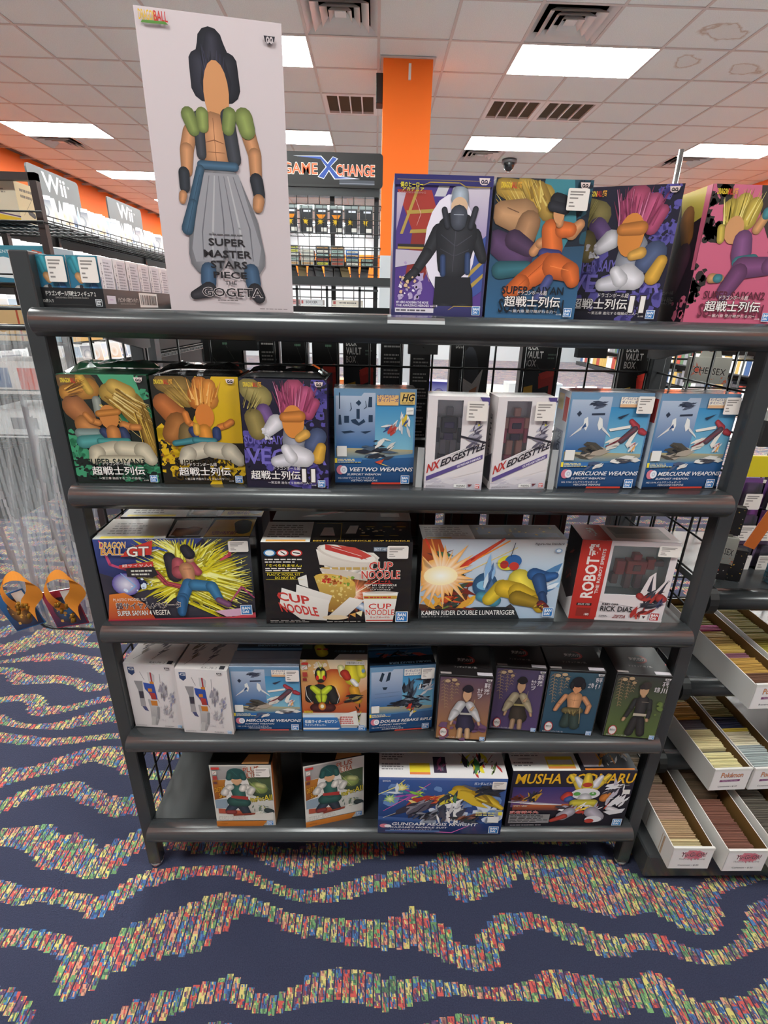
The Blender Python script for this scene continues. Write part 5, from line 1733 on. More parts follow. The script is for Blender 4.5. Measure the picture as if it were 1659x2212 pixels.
# ---------------------------------------------------------------- deck box packs hanging on the far side of the rack
def pack(name, label, group, x, y, z, w, h, d, art, base='141313', yaw=0, cat='box', tab=True):
    t = thing(name, label, cat, (x, y, z), math.radians(yaw), group)
    q = MB(); q.box(-w/2, 0, 0, w/2, d, h, lin(base, PG)); q.build('box_body', M_PRINT, t, .0008)
    if tab:
        q = MB()
        q.prism([(-w*.28, h), (w*.28, h), (w*.2, h+.02), (w*.06, h+.021), (w*.06, h+.012), (-w*.06, h+.012), (-w*.06, h+.021), (-w*.2, h+.02)], 'y', d*.45, d*.45+.001, lin(base, PG)); q.build('hang_tab', M_PRINT, t)
        q = MB(); q.tube([(0, d*.46, h+.013), (0, -.07 if y > 1.26 and y < 1.5 else d+.06, h+.016)], .0018, 5); q.build('peg_hook', M_WIRE, t)
    A = Art(w, h); A.run(art); A.build(t)
    return t
DV = '''
* d8d4d0 8,40,88,94 DECK
* d8d4d0 8,54,81,87 VAULT
* d8d4d0 8,38,74,80 BOX
p c8342a 48,66 90,71 92,50 80,42 78,58 52,55
p e03e30 48,68 88,73 92,67 56,63
p d8a82a 12,56 36,58 38,48 26,45 14,48
p b83028 10,48 36,46 36,34 10,34
l 8a8684 1 40,76 52,69
y 5a6a5e 66,90,80,86,2
'''
RED = '''
p c03428 34,62 88,66 90,46 36,42
p e0483a 40,71 86,73 88,66 34,62
p 7a1f1a 44,57 70,59 70,49 46,47
l 6a6664 1.4 56,88 76,75
l 6a6664 1.4 24,76 40,68
y 5a7a64 50,76,86,90,1
'''
TXT = '\n'.join('y b8b4b0 14,88,%d,%d,3' % (96-i*13-9, 96-i*13) for i in range(7))
DIM = '''
e 3a3c42 50,60,26,30
p c8c4c0 30,64 60,58 86,72 70,30 54,26
p b87a5a 54,52 74,56 66,34 54,36
p 8a2a22 70,40 92,44 90,10 72,8
p c89a2a 24,20 46,22 46,8 26,8
* 8a8684 12,36,88,95 DECK
l d8d4d0 1 26,62 60,54 84,66
'''
for i, (x, w, a, lb) in enumerate(((-.375, .098, RED, 'black hanging deck box pack with a red box print, leftmost behind the rack'), (-.262, .05, TXT, 'narrow black hanging pack with white text, second from left behind the rack'),
        (-.198, .066, RED, 'black hanging deck box pack with a red box print, third from left behind the rack'), (-.122, .066, RED, 'black hanging deck box pack with a red print, left of the lettered packs'),
        (-.036, .082, DV, 'black hanging pack with pale capital lettering, left of the centre grid hanger'), (.044, .056, TXT, 'black hanging pack covered in white text lines, behind the grid hanger'), (.116, .05, TXT, 'black hanging pack of white text lines, right of the grid hanger'),
        (.24, .098, DIM, 'dim black hanging pack with a pale curved print, above the white window boxes'), (.42, .098, DV, 'black hanging pack with yellow and red boxes, above the pink robot toy box'), (.674, .098, DV, 'black hanging pack in shadow above the right-hand winged weapons boxes'))):
    pack('deck_box_pack', lb, 'deck box packs behind the rack', x, 1.305, 1.045 if i != 6 else 1.0, w, .285, .03, a)
for i in range(8):
    pack('deck_box_pack', 'dark red pack in the lower hanging row behind the rack, %s from the left' % ('first', 'second', 'third', 'fourth', 'fifth', 'sixth', 'seventh', 'eighth')[i], 'lower deck box packs behind the rack', -.37 + i*.125, 1.305, .66, .098, .27, .03, '''
v 5a201c 2a1412 0,0 100,0 100,100 0,100
p 141313 0,0 100,0 100,30 0,36
p 141313 46,0 52,0 52,100 46,100
y 8a6a64 10,44,70,90,4
y 8a6a64 58,92,70,90,4
''')
# ---------------------------------------------------------------- right-hand card rack
R2X0, R2X1 = .818, 2.03
rk2 = thing('card_rack', 'black shelf rack on the right carrying the long white trading card boxes', 'shelf', (1.42, 1.25, 0))
def r2(mb, name, mt=None, **k):
    o = mb.build(name, mt or M_BLACK, rk2, **k); o.matrix_parent_inverse = Matrix.Translation((-1.42, -1.25, 0)); return o
for zt in (.757, .487, .222):
    yl = 1.025
    q = MB(); q.prism([(p[0]+yl-.851, p[1]) for p in lip_profile(zt)], 'x', R2X0+.02, R2X1, None, True); r2(q, 'rounded_shelf_lip')
    q = MB(); P = [(yl+.024+.028*math.cos(2*math.pi*i/14), zt-.022+.036*math.sin(2*math.pi*i/14)) for i in range(14)]; q.prism(P, 'x', R2X0, R2X0+.022); r2(q, 'rubber_end_cap', M_BLACK_MATT)
    q = MB(); q.box(R2X0+.02, yl+.04, zt-.02, R2X1, 1.42, zt-.001); r2(q, 'shelf_board')
q = MB(); q.box(.72, .845, .02, R2X1, 1.42, .098); r2(q, 'base_deck', bevel=.004)
for x in (.80, 2.03):
    q = MB(); q.box(x-.015, 1.415, .0, x+.015, 1.445, 1.5); r2(q, 'upright')
q = MB()
for i in range(17): q.tube([(.80+i*.0762, 1.43, .1), (.80+i*.0762, 1.43, 1.48)], .0028, 5)
for i in range(18): q.tube([(.79, 1.43, .13+i*.0762), (2.03, 1.43, .13+i*.0762)], .0028, 5)
stuff(r2(q, 'back_gridwall', M_WIRE))
M_CARD_IN = mat('kraft_card', '8a6a3e', .8); M_CARD_OUT = mat('white_card', 'd6d2ce', .6)
CARDS = printed('card_edges', .5, .4)
def card_box(x, y, z, yaw, label, cards_label, fill, cols, logo, price, L=.38, seed=0, grp=None):
    w, h, k = .102, .074, .0022
    t = thing('card_box', label, 'box', (x, y, z), math.radians(yaw), grp)
    q = MB(); WO, BR = lin('d8d4d0', PG), lin('7c5c34', PG)
    def wall_(x0, y0, x1, y1, h0, h1=None):
        h1 = h1 or h0; c = [WO]*6
        n = len(q.v); q.v += [(x0,y0,0),(x1,y0,0),(x1,y1,0),(x0,y1,0),(x0,y0,h0),(x1,y0,h0),(x1,y1,h1),(x0,y1,h1)]
        for f in ((0,3,2,1),(4,5,6,7),(0,1,5,4),(1,2,6,5),(2,3,7,6),(3,0,4,7)):
            pts = [q.v[n+i] for i in f]; cx = sum(p[0] for p in pts)/4; cy = sum(p[1] for p in pts)/4
            inner = (x1 < 0 and cx > x0+k*.9 and abs(cx-x1) < 1e-6) or (x0 > 0 and abs(cx-x0) < 1e-6) or (y1 < .01 and abs(cy-y1) < 1e-6) or (y0 > .1 and abs(cy-y0) < 1e-6)
            q.f.append(tuple(n+i for i in f)); q.c.append(BR if inner else WO); q.smooth.append(False)
    wall_(-w/2, 0, -w/2+k, L, h*.98, h*1.12); wall_(w/2-k, 0, w/2, L, h*.98, h*1.12); wall_(-w/2+k, 0, w/2-k, k, h); wall_(-w/2+k, L-k, w/2-k, L, h*1.1)
    q.box(-w/2+k, k, 0, w/2-k, L-k, k, BR); q.build('box_body', M_PRINT, t)
    q = MB(); q.prism([(-.0012, h-.006), (-.0012, h+.0018), (.004, h+.0022), (.004, h+.0004), (.0, h-.001)], 'x', -w/2-.0004, w/2+.0004, WO); q.build('folded_rim', M_PRINT, t)
    A = Art(w, h); A.run('p e2dcdc 1,1 99,1 99,99 1,99\n' + logo + '\n* 4a464e 22,74,14,22 %s\n' % price); A.build(t, Matrix.Translation((0, -.0004, 0)))
    # the cards: too many and too thin to count
    rg = random.Random(seed); q = MB(); yy = .008; Mx = Matrix.Translation((x, y, z)) @ Matrix.Rotation(math.radians(yaw), 4, 'Z'); i = 0; end = L-.012
    for (frac, col, hh) in cols:
        stop = .008 + (end-.008)*frac
        while yy < stop:
            th = .0007 + .0012*rg.random(); c = lin(col, PG); m_ = .7 + .5*rg.random(); c = tuple(min(1, v*m_) for v in c[:3]) + (1,)
            jx = (rg.random()-.5)*.004; top = hh*(.97+.05*rg.random())
            q.box(-.0315-.014+jx+fill, yy, .003, .0315-.014+jx+fill+.014, yy+th, top, c, Mx @ Matrix.Shear('XZ', 4, (0, 0)) if False else Mx); yy += th + .0005 + .0008*rg.random(); i += 1
    o = stuff(q.build('trading_cards', CARDS)); tag(o, cards_label, 'cards')
    return t
LOGO_P = '''
o d88a3a/4a4a8a 22,80,62,84 Pokémon
p 7a3a6a 22,50 76,52 76,42 22,40
t d8c0d8 28,70,43,48 TRADING CARD GAME
'''
LOGO_Y = '''
k c84a5a d88a98 48,72,16,26,14,8
k c03a4e d07a8a 62,70,14,26,12,9
o 4a3038/d8a0a8 22,82,60,82,2 Yu-Gi-Oh!
t 7a6a70 20,84,44,52 TRADING CARD GAME
'''
card_box(.985, .95, .487, 3, 'white card box jutting out highest at the right edge, holding yellow cards', 'leaning yellow and pink trading cards in the highest right-hand box', 0, ((.12, '6a4a3a', .066), (.28, 'b8904a', .066), (.36, '8a5a6a', .06), (.62, 'c8a85a', .064), (.7, 'c04a86', .066), (1, '9a8a3a', .062)), LOGO_P, 'Reverse - $.25', seed=1)
card_box(1.105, .955, .487, 3, 'white card box at the right frame edge beside the highest jutting box', 'olive yellow trading cards in the box at the right frame edge', 0, ((1, 'a0943a', .066),), LOGO_P, 'Reverse - $.25', seed=2)
card_box(.948, .938, .222, 2.5, 'white card box in the middle tier with gold, dark and cream cards', 'gold, grey and cream trading cards in the middle-tier box', 0, ((.14, 'd8cc9a', .07), (.17, '4a4a44', .06), (.36, 'd8c89a', .068), (.48, '5a5058', .062), (.66, 'b8863a', .068), (.86, '8a7a3a', .064), (1, '6a6448', .06)), LOGO_P, 'Commons - $.10', seed=3)
card_box(1.056, .941, .222, 2.5, 'middle-tier white card box with navy and silver cards, at the right frame edge', 'olive, navy and silver trading cards in the right middle-tier box', 0, ((.2, 'a8b0b0', .068), (.34, 'd8ccb0', .066), (.36, 'b8a03a', .07), (.5, '2a2e4a', .064), (.8, '8a7c46', .066), (1, '7a7440', .064)), LOGO_P, 'Commons - $.10', seed=4)
card_box(.803, .8165, .098, -.5, 'white card box lowest on the base deck, left one, with brown card edges', 'brown card edges packed in the left box on the base deck', -.004, ((.06, 'c8b48a', .066), (.2, 'a88a6a', .064), (.5, '9a7a68', .064), (.52, '3a3028', .05), (.75, '84705c', .062), (1, '5a5248', .06)), LOGO_Y, 'Common - $.25', seed=5)
card_box(.936, .81, .098, 0, 'white card box on the base deck, right one, with reddish brown card edges', 'reddish brown card edges packed in the right box on the base deck', -.002, ((.4, '7a5044', .056), (.43, '2a241e', .046), (.7, '806a56', .06), (1, '5a5248', .06)), LOGO_Y, 'Common - $.25', seed=6)
card_box(1.062, .80, .098, 1, 'white card box on the base deck cut off by the right frame edge, dark cards', 'dark card edges in the base deck box at the right frame edge', 0, ((1, '5e564e', .06),), LOGO_Y, 'Common - $.25', seed=7)
# dice packs and blister packs hanging on the right-hand rack
CHX = '''
v a8a69c 8a8a84 0,0 100,0 100,100 0,100
k c84a34 b8604a 22,52,9,20,9,4
o 1d1a1a/b8b0a8 12,92,40,66,0,-8 CHESSEX
s b05a3a 5,10,50,4,98,30,1,4
'''
DICE = '''
p 121113 0,0 100,0 100,100 0,100
s b8903a 9,16,4,6,96,94,2,4.6
s d8d0b8 10,8,4,6,96,94,1,2
'''
pack('dice_pack', 'hanging pack with black lettering on pale card, seen through the gap under the top shelf', 'hanging lettered dice packs', .785, 1.2, 1.235, .088, .06, .02, CHX, 'a09e94', -12, 'dice pack')
pack('dice_pack', 'black hanging dice pack with gold marks below the lettered card, top right gap', None, .80, 1.21, 1.135, .10, .085, .02, DICE, '121113', -12, 'dice pack', False)
pack('dice_pack', 'hanging pack with black lettering on pale card, outside the rack beside the third shelf', 'hanging lettered dice packs', .868, 1.1, .812, .06, .07, .02, CHX, 'a09e94', -22, 'dice pack')
pack('dice_pack', 'black and red hanging dice pack below the lettered card on the right', None, .865, 1.105, .765, .06, .045, .02, '''
p 1d1a1c 0,0 100,0 100,100 0,100
s c84a2a 3,12,10,10,70,80,3,8
s c8c4bc 4,8,10,10,90,90,2,5
''', '1d1a1c', -22, 'dice pack', False)
pack('dice_pack', 'black hanging dice pack with small gold marks, right of the red one', None, .915, 1.11, .758, .05, .085, .02, DICE, '121113', -22, 'dice pack', False)
pack('dice_pack', 'black hanging dice pack with small gold marks, above the lettered card beside the third shelf', None, .868, 1.105, .89, .06, .07, .02, DICE, '121113', -22, 'dice pack', False)
q = MB(); q.box(-.012, 0, 0, .012, .004, .10, lin('e0742a', PG)); o = q.build('price_tag', M_PRINT, None, 0, (.925, 1.09, .86), -.5); o.rotation_euler = (0, .25, -.5); tag(o, 'bright orange hanging tag beside the purple blister packs', 'tag')
q = MB(); q.box(.93, 1.196, 1.008, 1.32, 1.204, 1.062, lin('d8c41a', PG)); tag(q.build('header_card', M_PRINT), 'plain bright yellow header strip above the purple blister packs', 'sign')
for r_, zz in enumerate((.925, .838, .752)):
    for c_ in range(4):
        x = .965 + c_*.062 + r_*.012
        t = thing('blister_pack', 'purple-topped blister pack with a white price label, %s row, %s column' % (('top', 'middle', 'bottom')[r_], ('left', 'second', 'third', 'fourth')[c_]), 'blister pack', (x, 1.19, zz), 0, 'purple blister packs')
        q = MB(); q.box(-.026, 0, 0, .026, .002, .082, lin(('6a3f7c', '7a4088', '8a7496')[r_], PG)); q.build('backing_card', M_PRINT, t)
        q = MB(); q.prism([(-.022, .004), (.022, .004), (.018, .07), (-.018, .07)], 'y', -.014, 0); q.build('clear_shell', M_BLISTER, t)
        sticker(t, .052, .082, 8, 92, 4, 56)
        for c2 in t.children:
            if c2.name.startswith('price_sticker'): c2.location.y = -.0145
for i, (cc, lb) in enumerate((('2a8aa8', 'teal'), ('5a4a9a', 'violet'))):
    t = thing('dice_bag', '%s speckled dice in a clear packet on the right-hand rack shelf' % lb, 'dice', (1.045+.075*i, 1.10, .757))
    rg = random.Random(i+2)
    for k in range(8):
        q = MB(); s_ = .016; M4 = Matrix.Translation((-.026+.02*(k % 4), -.005+.004*(k//4), .0098+(k//4)*.0175)) @ Matrix.Rotation(rg.random()*.5, 4, 'Z'); q.box(-s_/2, -s_/2, -s_/2, s_/2, s_/2, s_/2, lin(cc, 1.1), M4); q.build('die', M_GLOSS, t, .0016)
    q = MB(); q.box(-.038, -.016, .0005, .038, .014, .06); q.build('clear_packet', M_BLISTER, t)
    A = Art(.07, .05); A.run('p c8c0ba 0,0 100,0 100,100 0,100\ny 5a5450 10,90,30,86,3'); A.build(t, Matrix.Translation((0, -.004, .042)))
q = MB(); q.box(1.0, 1.2, .757, 1.5, 1.23, .99, lin('1b1a1c')); tag(q.build('merchandise_panel', M_PRINT), 'dark upright panel behind the purple blister packs', 'panel')
q = MB(); q.box(.96, 1.2, 1.085, 1.5, 1.24, 1.15, lin('1d1b1d', PG)); q.box(.96, 1.2, 1.15, 1.5, 1.24, 1.175, lin('b8b8b6', PG)); tag(q.build('shelf_carton', M_PRINT), 'black carton with a pale top edge above the yellow header strip', 'carton')
# ---------------------------------------------------------------- clear bag with lanyards at the left end of the rack
q = MB(); q.flat = True; rg = random.Random(8); NU, NV = 26, 34; G = []
for i in range(NU+1):
    row = []
    for j in range(NV+1):
        u, v = i/NU, j/NV
        xl = -.845 - .03*v; xr = -.60 - .075*v
        fold = .012*math.sin(u*12+2.2*math.sin(v*4)) + .009*math.sin(u*21-v*7) + .006*math.sin(v*9+u*9)
        row.append((xl+(xr-xl)*u, 1.05+fold*(.5+.6*v), 1.325-.70*v + .004*math.sin(u*31)))
    G.append(row)
for i in range(NU):
    for j in range(NV): q.face([G[i][j], G[i+1][j], G[i+1][j+1], G[i][j+1]], None, True)
t = thing('plastic_bag', 'long clear crumpled plastic bag hanging at the left end of the rack', 'bag', (-.72, 1.05, .62))
def inv(o, x, y, z): o.matrix_parent_inverse = Matrix.Translation((-x, -y, -z)); return o
inv(q.build('front_sheet', M_BAG, t), -.72, 1.05, .62)
q2 = MB(); q2.flat = True
for i in range(NU):
    for j in range(NV):
        q2.face([(p[0], p[1]*.3+.78+.004*math.sin(i*1.7+j*.6), p[2]) for p in (G[i][j], G[i+1][j], G[i+1][j+1], G[i][j+1])], None, True)
inv(q2.build('back_sheet', M_BAG, t), -.72, 1.05, .62)
q = MB(); q.tube([(-.95, 1.06, 1.33), (-.56, 1.06, 1.335)], .006, 8); q.tube([(-.95, 1.09, 1.365), (-.56, 1.09, 1.37)], .004, 8); tag(q.build('hanging_bar', M_BLACK), 'black bar at the left from which the clear bag hangs', 'bar')
q = MB(); q.tube([(-.80, 1.035, .665), (-.79, 1.035, .652), (-.77, 1.035, .647), (-.57, 1.035, .64)], .004, 8); tag(q.build('hook_rod', M_BLACK), 'thin curved black rod under the lanyards in the bag', 'rod')
STRAP = mat('orange_woven_strap', 'e08a2e', .7, 0, None, .3, (700, .4, .001)); GOLD = mat('brass_charm', 'b88a3a', .3, .9)
for n_, (cx, cz, ry, c1, c2, lb) in enumerate(((-.815, .655, -.35, '27639a', 'b0762e', 'orange lanyard with a blue badge, left one in the clear bag'), (-.715, .66, -.2, 'a8324a', '2a6fa8', 'orange lanyard with a red and blue badge, right one in the clear bag'))):
    t = thing('lanyard', lb, 'lanyard', (cx, 1.025, cz), 0, 'lanyards in the clear bag')
    q = MB(); q.box(-.04, 0, 0, .04, .003, .10, lin(c1, PG)); o = q.build('badge', M_GLOSS, t, .001); o.rotation_euler = (0, ry, 0)
    A = Art(.08, .10); A.run('v %s 1f2a4a 3,3 97,3 97,97 3,97\nr %s 3a2a2a 50,46,34,36\ns d8a04a 3,12,20,10,90,70,2,6\np d8d4d0 60,60 96,80 96,96 60,96\n' % (c1, c2)); A.build(t)
    for ch in t.children:
        if ch.name.startswith('printed_picture'): ch.rotation_euler = (0, ry, 0)
    q = MB(); q.flat = True
    pts = [(-.01, 0, .045), (-.03, -.012, .085), (-.028, -.016, .125), (.0, -.014, .148), (.03, -.010, .135), (.036, -.008, .10), (.018, -.014, .07), (.03, -.018, .035)]
    fine = []
    for i in range(len(pts)-1):
        p0, p1, p2, p3 = pts[max(i-1, 0)], pts[i], pts[i+1], pts[min(i+2, len(pts)-1)]
        for k in range(5):
            f = k/5; fine.append(tuple(.5*(2*b+(c-a)*f+(2*a-5*b+4*c-d)*f*f+(3*b-a-3*c+d)*f**3) for a, b, c, d in zip(p0, p1, p2, p3)))
    wv = [(.014*math.cos(i*.12), -.006*math.sin(i*.3), .009) for i in range(len(fine))]
    for i in range(len(fine)-1):
        a, b = fine[i], fine[i+1]; wa, wb = wv[i], wv[i+1]
        q.face([(a[0]-wa[0], a[1]-wa[1], a[2]-wa[2]), (b[0]-wb[0], b[1]-wb[1], b[2]-wb[2]), (b[0]+wb[0], b[1]+wb[1], b[2]+wb[2]), (a[0]+wa[0], a[1]+wa[1], a[2]+wa[2])], None, True)
    q.build('strap', STRAP, t)
    q = MB(); rg = random.Random(n_)
    for k in range(7):
        c_ = Vector((-.02+.04*rg.random(), -.014, .02+.05*rg.random())); q.tube([c_, c_+Vector((.008*rg.random(), 0, .012))], .004, 7)
    stuff(q.build('charms', GOLD, t))

# loose clear label holders standing on the second shelf
for x, lb in ((.086, 'clear strip label holder standing between the blue kit box and the first white window box'), (.335, 'clear strip label holder standing between the second white window box and the blue kit boxes')):
    q = MB(); q.box(-.006, 0, 0, .006, .0015, .075); o = q.build('label_holder', clear_film('clear_strip', (1,1,1,1), .3, .1), None, 0, (x, .886, ZS[1]), .1); o.rotation_euler = (-.12, .05, .1)
    tag(o, lb, 'label holder')
# ---------------------------------------------------------------- the shop behind: game racks, signs, cases
CASE_ART = ['d8dce0', 'e4e6e8', 'dfe2e6', 'e8e8ea']
def case_proto(i):
    t = thing('game_case', 'x', 'game case'); q = MB(); w, h = .136, .19; rg = random.Random(i)
    q.box(-w/2, 0, 0, w/2, .014, h, lin(CASE_ART[i % 4], 1.1)); q.build('case_shell', M_GLOSS, t, .0015)
    A = Art(w, h); c1 = rg.choice(['c8d4e4', 'c8884a', 'd8dce0', 'e0dcd8', 'a8b8c8', 'e4e4e8', '8a8e98', 'd8d0c0']); c2 = rg.choice(['e8e0d0', 'b8c4d4', '6a7a9a', 'ece8e4', 'd0b49a', 'c0d0e0'])
    A.run('p e6e8ea 2,2 98,2 98,98 2,98\nv %s %s 6,12 94,12 94,84 6,84\nr %s %s 50,44,26,24\np d4d6da 6,88 60,88 60,95 6,95\ny 8a8a90 10,70,3,10,1' % (c1, c2, c2, c1)); A.build(t, None, M_GLOSS, ('cover_print', 'cover_lettering'))
    return t
PROTOS = [case_proto(i) for i in range(6)]
used_p = set()
def put_case(i, x, y, z, rz, tilt, label, group):
    p = PROTOS[i % 6]
    o = p if i % 6 not in used_p else copy_tree(p)
    used_p.add(i % 6); o.location = (x, y, z); o.rotation_euler = (-tilt, 0, rz); o['label'] = label; o['group'] = group
    return o
ORD = ['first', 'second', 'third', 'fourth', 'fifth', 'sixth', 'seventh', 'eighth', 'ninth', 'tenth', '11th', '12th', '13th', '14th', '15th', '16th', '17th', '18th', '19th', '20th', '21st', '22nd', '23rd', '24th'] + ['%dth' % k for k in range(25, 31)] + ['31st', '32nd', '33rd'] + ['%dth' % k for k in range(34, 41)] + ['41st', '42nd', '43rd'] + ['%dth' % k for k in range(44, 51)]
# left gondola
gl = thing('case_gondola', 'long black gondola down the left aisle filled with white game cases', 'shelf', (-2.7, 5.6, 0))
def gp(mb, name, mt, P, c, **k):
    o = mb.build(name, mt, P, **k); o.matrix_parent_inverse = Matrix.Translation((-c[0], -c[1], -c[2])); return o
q = MB(); q.box(-2.95, 3.2, 0, -2.42, 8.6, .16); gp(q, 'base', M_BLACK, gl, (-2.7, 5.6, 0))
q = MB(); q.box(-2.86, 3.2, .16, -2.80, 8.6, 2.05); gp(q, 'back_panel', M_BLACK_MATT, gl, (-2.7, 5.6, 0))
for y in (3.2, 5.0, 6.8, 8.57):
    q = MB(); q.box(-2.88, y, 0, -2.78, y+.03, 2.1); gp(q, 'upright', M_BLACK, gl, (-2.7, 5.6, 0))
for zt in (1.905, 1.56, 1.2, .84, .48):
    q = MB()
    for i in range(100): q.tube([(-2.80, 3.22+i*.054, zt), (-2.40, 3.22+i*.054, zt)], .003, 4)
    for k in range(6): q.tube([(-2.80+k*.08, 3.2, zt-.004), (-2.80+k*.08, 8.6, zt-.004)], .004, 4)
    for k in (0.03, .06): q.tube([(-2.40, 3.2, zt+k), (-2.40, 8.6, zt+k)], .004, 4)
    for i in range(50): q.tube([(-2.40, 3.22+i*.108, zt), (-2.40, 3.22+i*.108, zt+.06)], .003, 4)
    stuff(gp(q, 'wire_shelf', M_WIRE, gl, (-2.7, 5.6, 0)))
n = 0
for tier, (zt, st, N_) in enumerate(((1.912, .088, 46), (1.567, .10, 40), (1.207, .16, 14), (.847, .16, 14))):
    for i in range(N_):
        y = 3.34 + i*st; zt += .0 if i else .032
        put_case(n, -2.50 - .04*((n*7) % 3)/3, y, zt, math.radians(52 + (n*13) % 9), .16 + .06*((n*5) % 4)/4, 'white game case, %s shelf of the left gondola, %s from the near end' % (('top', 'second', 'third', 'lower')[tier], ORD[i]), 'white game cases in the %s wire shelf of the left gondola' % ('top', 'second', 'third', 'lower')[tier]); n += 1
M_SIGN = mat('dark_grey_sign', '4e5254', .35); M_SIGN_B = mat('black_sign', '1f1e1f', .35)
for y0, y1, lb in ((4.30, 4.98, 'dark grey hanging game console sign with white lettering, nearer of the two'), (5.47, 6.2, 'dark grey game console sign with white lettering, farther one beside the tall box')):
    t = thing('aisle_sign', lb, 'sign', (-2.52, (y0+y1)/2, 2.045), math.pi/2)
    w = y1-y0; h = .27; r = .03; P = []
    for cx, cz, a0 in ((w/2-r, h-r, 0), (-w/2+r, h-r, 90), (-w/2+r, r, 180), (w/2-r, r, 270)):
        for k in range(4): a = math.radians(a0+30*k); P.append((cx+r*math.cos(a), cz+r*math.sin(a)))
    q = MB(); q.prism(P, 'y', 0, .012); q.build('sign_board', M_SIGN, t)
    A = Art(w, h); A.run('* f4f4f4 26,70,46,92 Wii\nt d8d8d8 74,78,72,78 ™'); A.build(t)
# near rack at the far left with console boxes
LC = (-1.75, 2.45, 0)
nl = thing('console_rack', 'black framed wire rack at the far left carrying boxed consoles', 'shelf', LC)
for x, y in ((-1.385, 2.4), (-2.2, 2.4), (-1.8, 2.79)):
    q = MB(); q.box(x-.014, y-.014, 0, x+.014, y+.014, 1.862); gp(q, 'upright', mat('dark_bronze_frame', '2e2424', .4), nl, LC)
q = MB(); q.box(-2.2, 2.386, 1.834, -1.371, 2.414, 1.862); gp(q, 'top_bar', mat('dark_bronze_bar', '2e2424', .4), nl, LC)
for zt in (1.685, 1.452, 1.21, .97, .76):
    q = MB()
    for i in range(26): q.tube([(-2.2+i*.0335, 2.36, zt), (-2.2+i*.0335, 2.8, zt)], .0028, 4)
    for k in range(5): q.tube([(-2.2, 2.36+k*.11, zt-.004), (-1.36, 2.36+k*.11, zt-.004)], .0035, 4)
    for k in (.0, .035): q.tube([(-2.2, 2.355, zt+k), (-1.355, 2.355, zt+k)], .0035, 4)
    stuff(gp(q, 'wire_shelf', M_WIRE, nl, LC))
carton('console_box', 'cream console box with a black console print and a yellow corner, far left top', None, -1.72, 2.44, 1.69, .46, .15, .13, -2, 'd8ccb4', '''
p d8ccb4 0,0 100,0 100,100 0,100
p e0b82a 30,0 100,0 100,10 46,40
p c8642a 0,0 44,0 36,22 0,30
l 5a3a6a 2 60,36 100,14
v 2a2a2c 1a1a1c 22,40 58,30 66,48 62,62 40,66 22,58
p 4a4a4e 30,52 52,46 56,54 40,60
y 8a8074 66,92,70,84,2
''', ct='d8a83a', cl='c8b894', cr='c8b48e', right='''
p c8b48e 0,0 100,0 100,100 0,100
c 3a3a3e 50,30,8 70,24,8
l 4a4440 2 20,20 80,70
y 6a6258 20,80,60,90,2
''', seam=False)
carton('console_box', 'teal console box with a white curved band, far left second shelf', None, -1.645, 2.43, 1.457, .47, .145, .2, -3, '2f7f96', '''
v 3a8a9e 2a7490 0,0 100,0 100,100 0,100
p e4e8ea 10,52 60,70 100,40 100,14 70,10 20,24
p c8604a 88,90 97,84 94,66 86,74
p d8a070 2,80 16,86 18,72 6,66
t d8e4e8 30,66,80,88 ENTERTAINMENT
* e0e8ea 4,30,6,16 Game
''', ct='2a6a80', cl='2a6a80', cr='8a9aa4', seam=False)
carton('console_box', 'tan and cream boxed console, far left third shelf', None, -1.68, 2.43, 1.215, .22, .15, .24, 2, 'b89a6a', 'p c8a878 0,0 100,0 100,100 0,100\np a8482e 84,0 88,0 88,100 84,100\np e0d4c0 4,20 40,20 40,80 4,80', ct='c8b088', seam=False)
carton('console_box', 'box with orange grid and teal lower half, far left third shelf beside the tan one', None, -1.46, 2.42, 1.215, .19, .15, .24, -3, 'd8c8a0', '''
p e0c890 0,40 100,40 100,100 0,100
v 5aa0b4 3a8098 0,0 100,0 100,44 0,40
l c87a3a 1 0,70 100,72
l c87a3a 1 0,56 100,58
c 3a3a3e 10,80,5 70,50,5
''', ct='d8b06a', seam=False)
carton('console_box', 'red and white box low on the far left rack behind the clear bag', None, -1.62, 2.43, .975, .4, .15, .24, 0, 'd8d0cc', 'p d8d0cc 0,0 100,0 100,100 0,100\np c8482e 40,10 70,10 70,80 40,80\np 3a5a8a 4,20 30,20 30,80 4,80', ct='c8c0bc', seam=False)
carton('console_box', 'white box lowest on the far left rack behind the clear bag', None, -1.62, 2.43, .765, .42, .14, .24, 0, 'd8d8d8', 'p e0e0e0 0,0 100,0 100,100 0,100\np 8a8a8e 20,30 50,30 50,70 20,70\np c87a6a 62,20 80,20 80,60 62,60', ct='d0d0d0', seam=False)
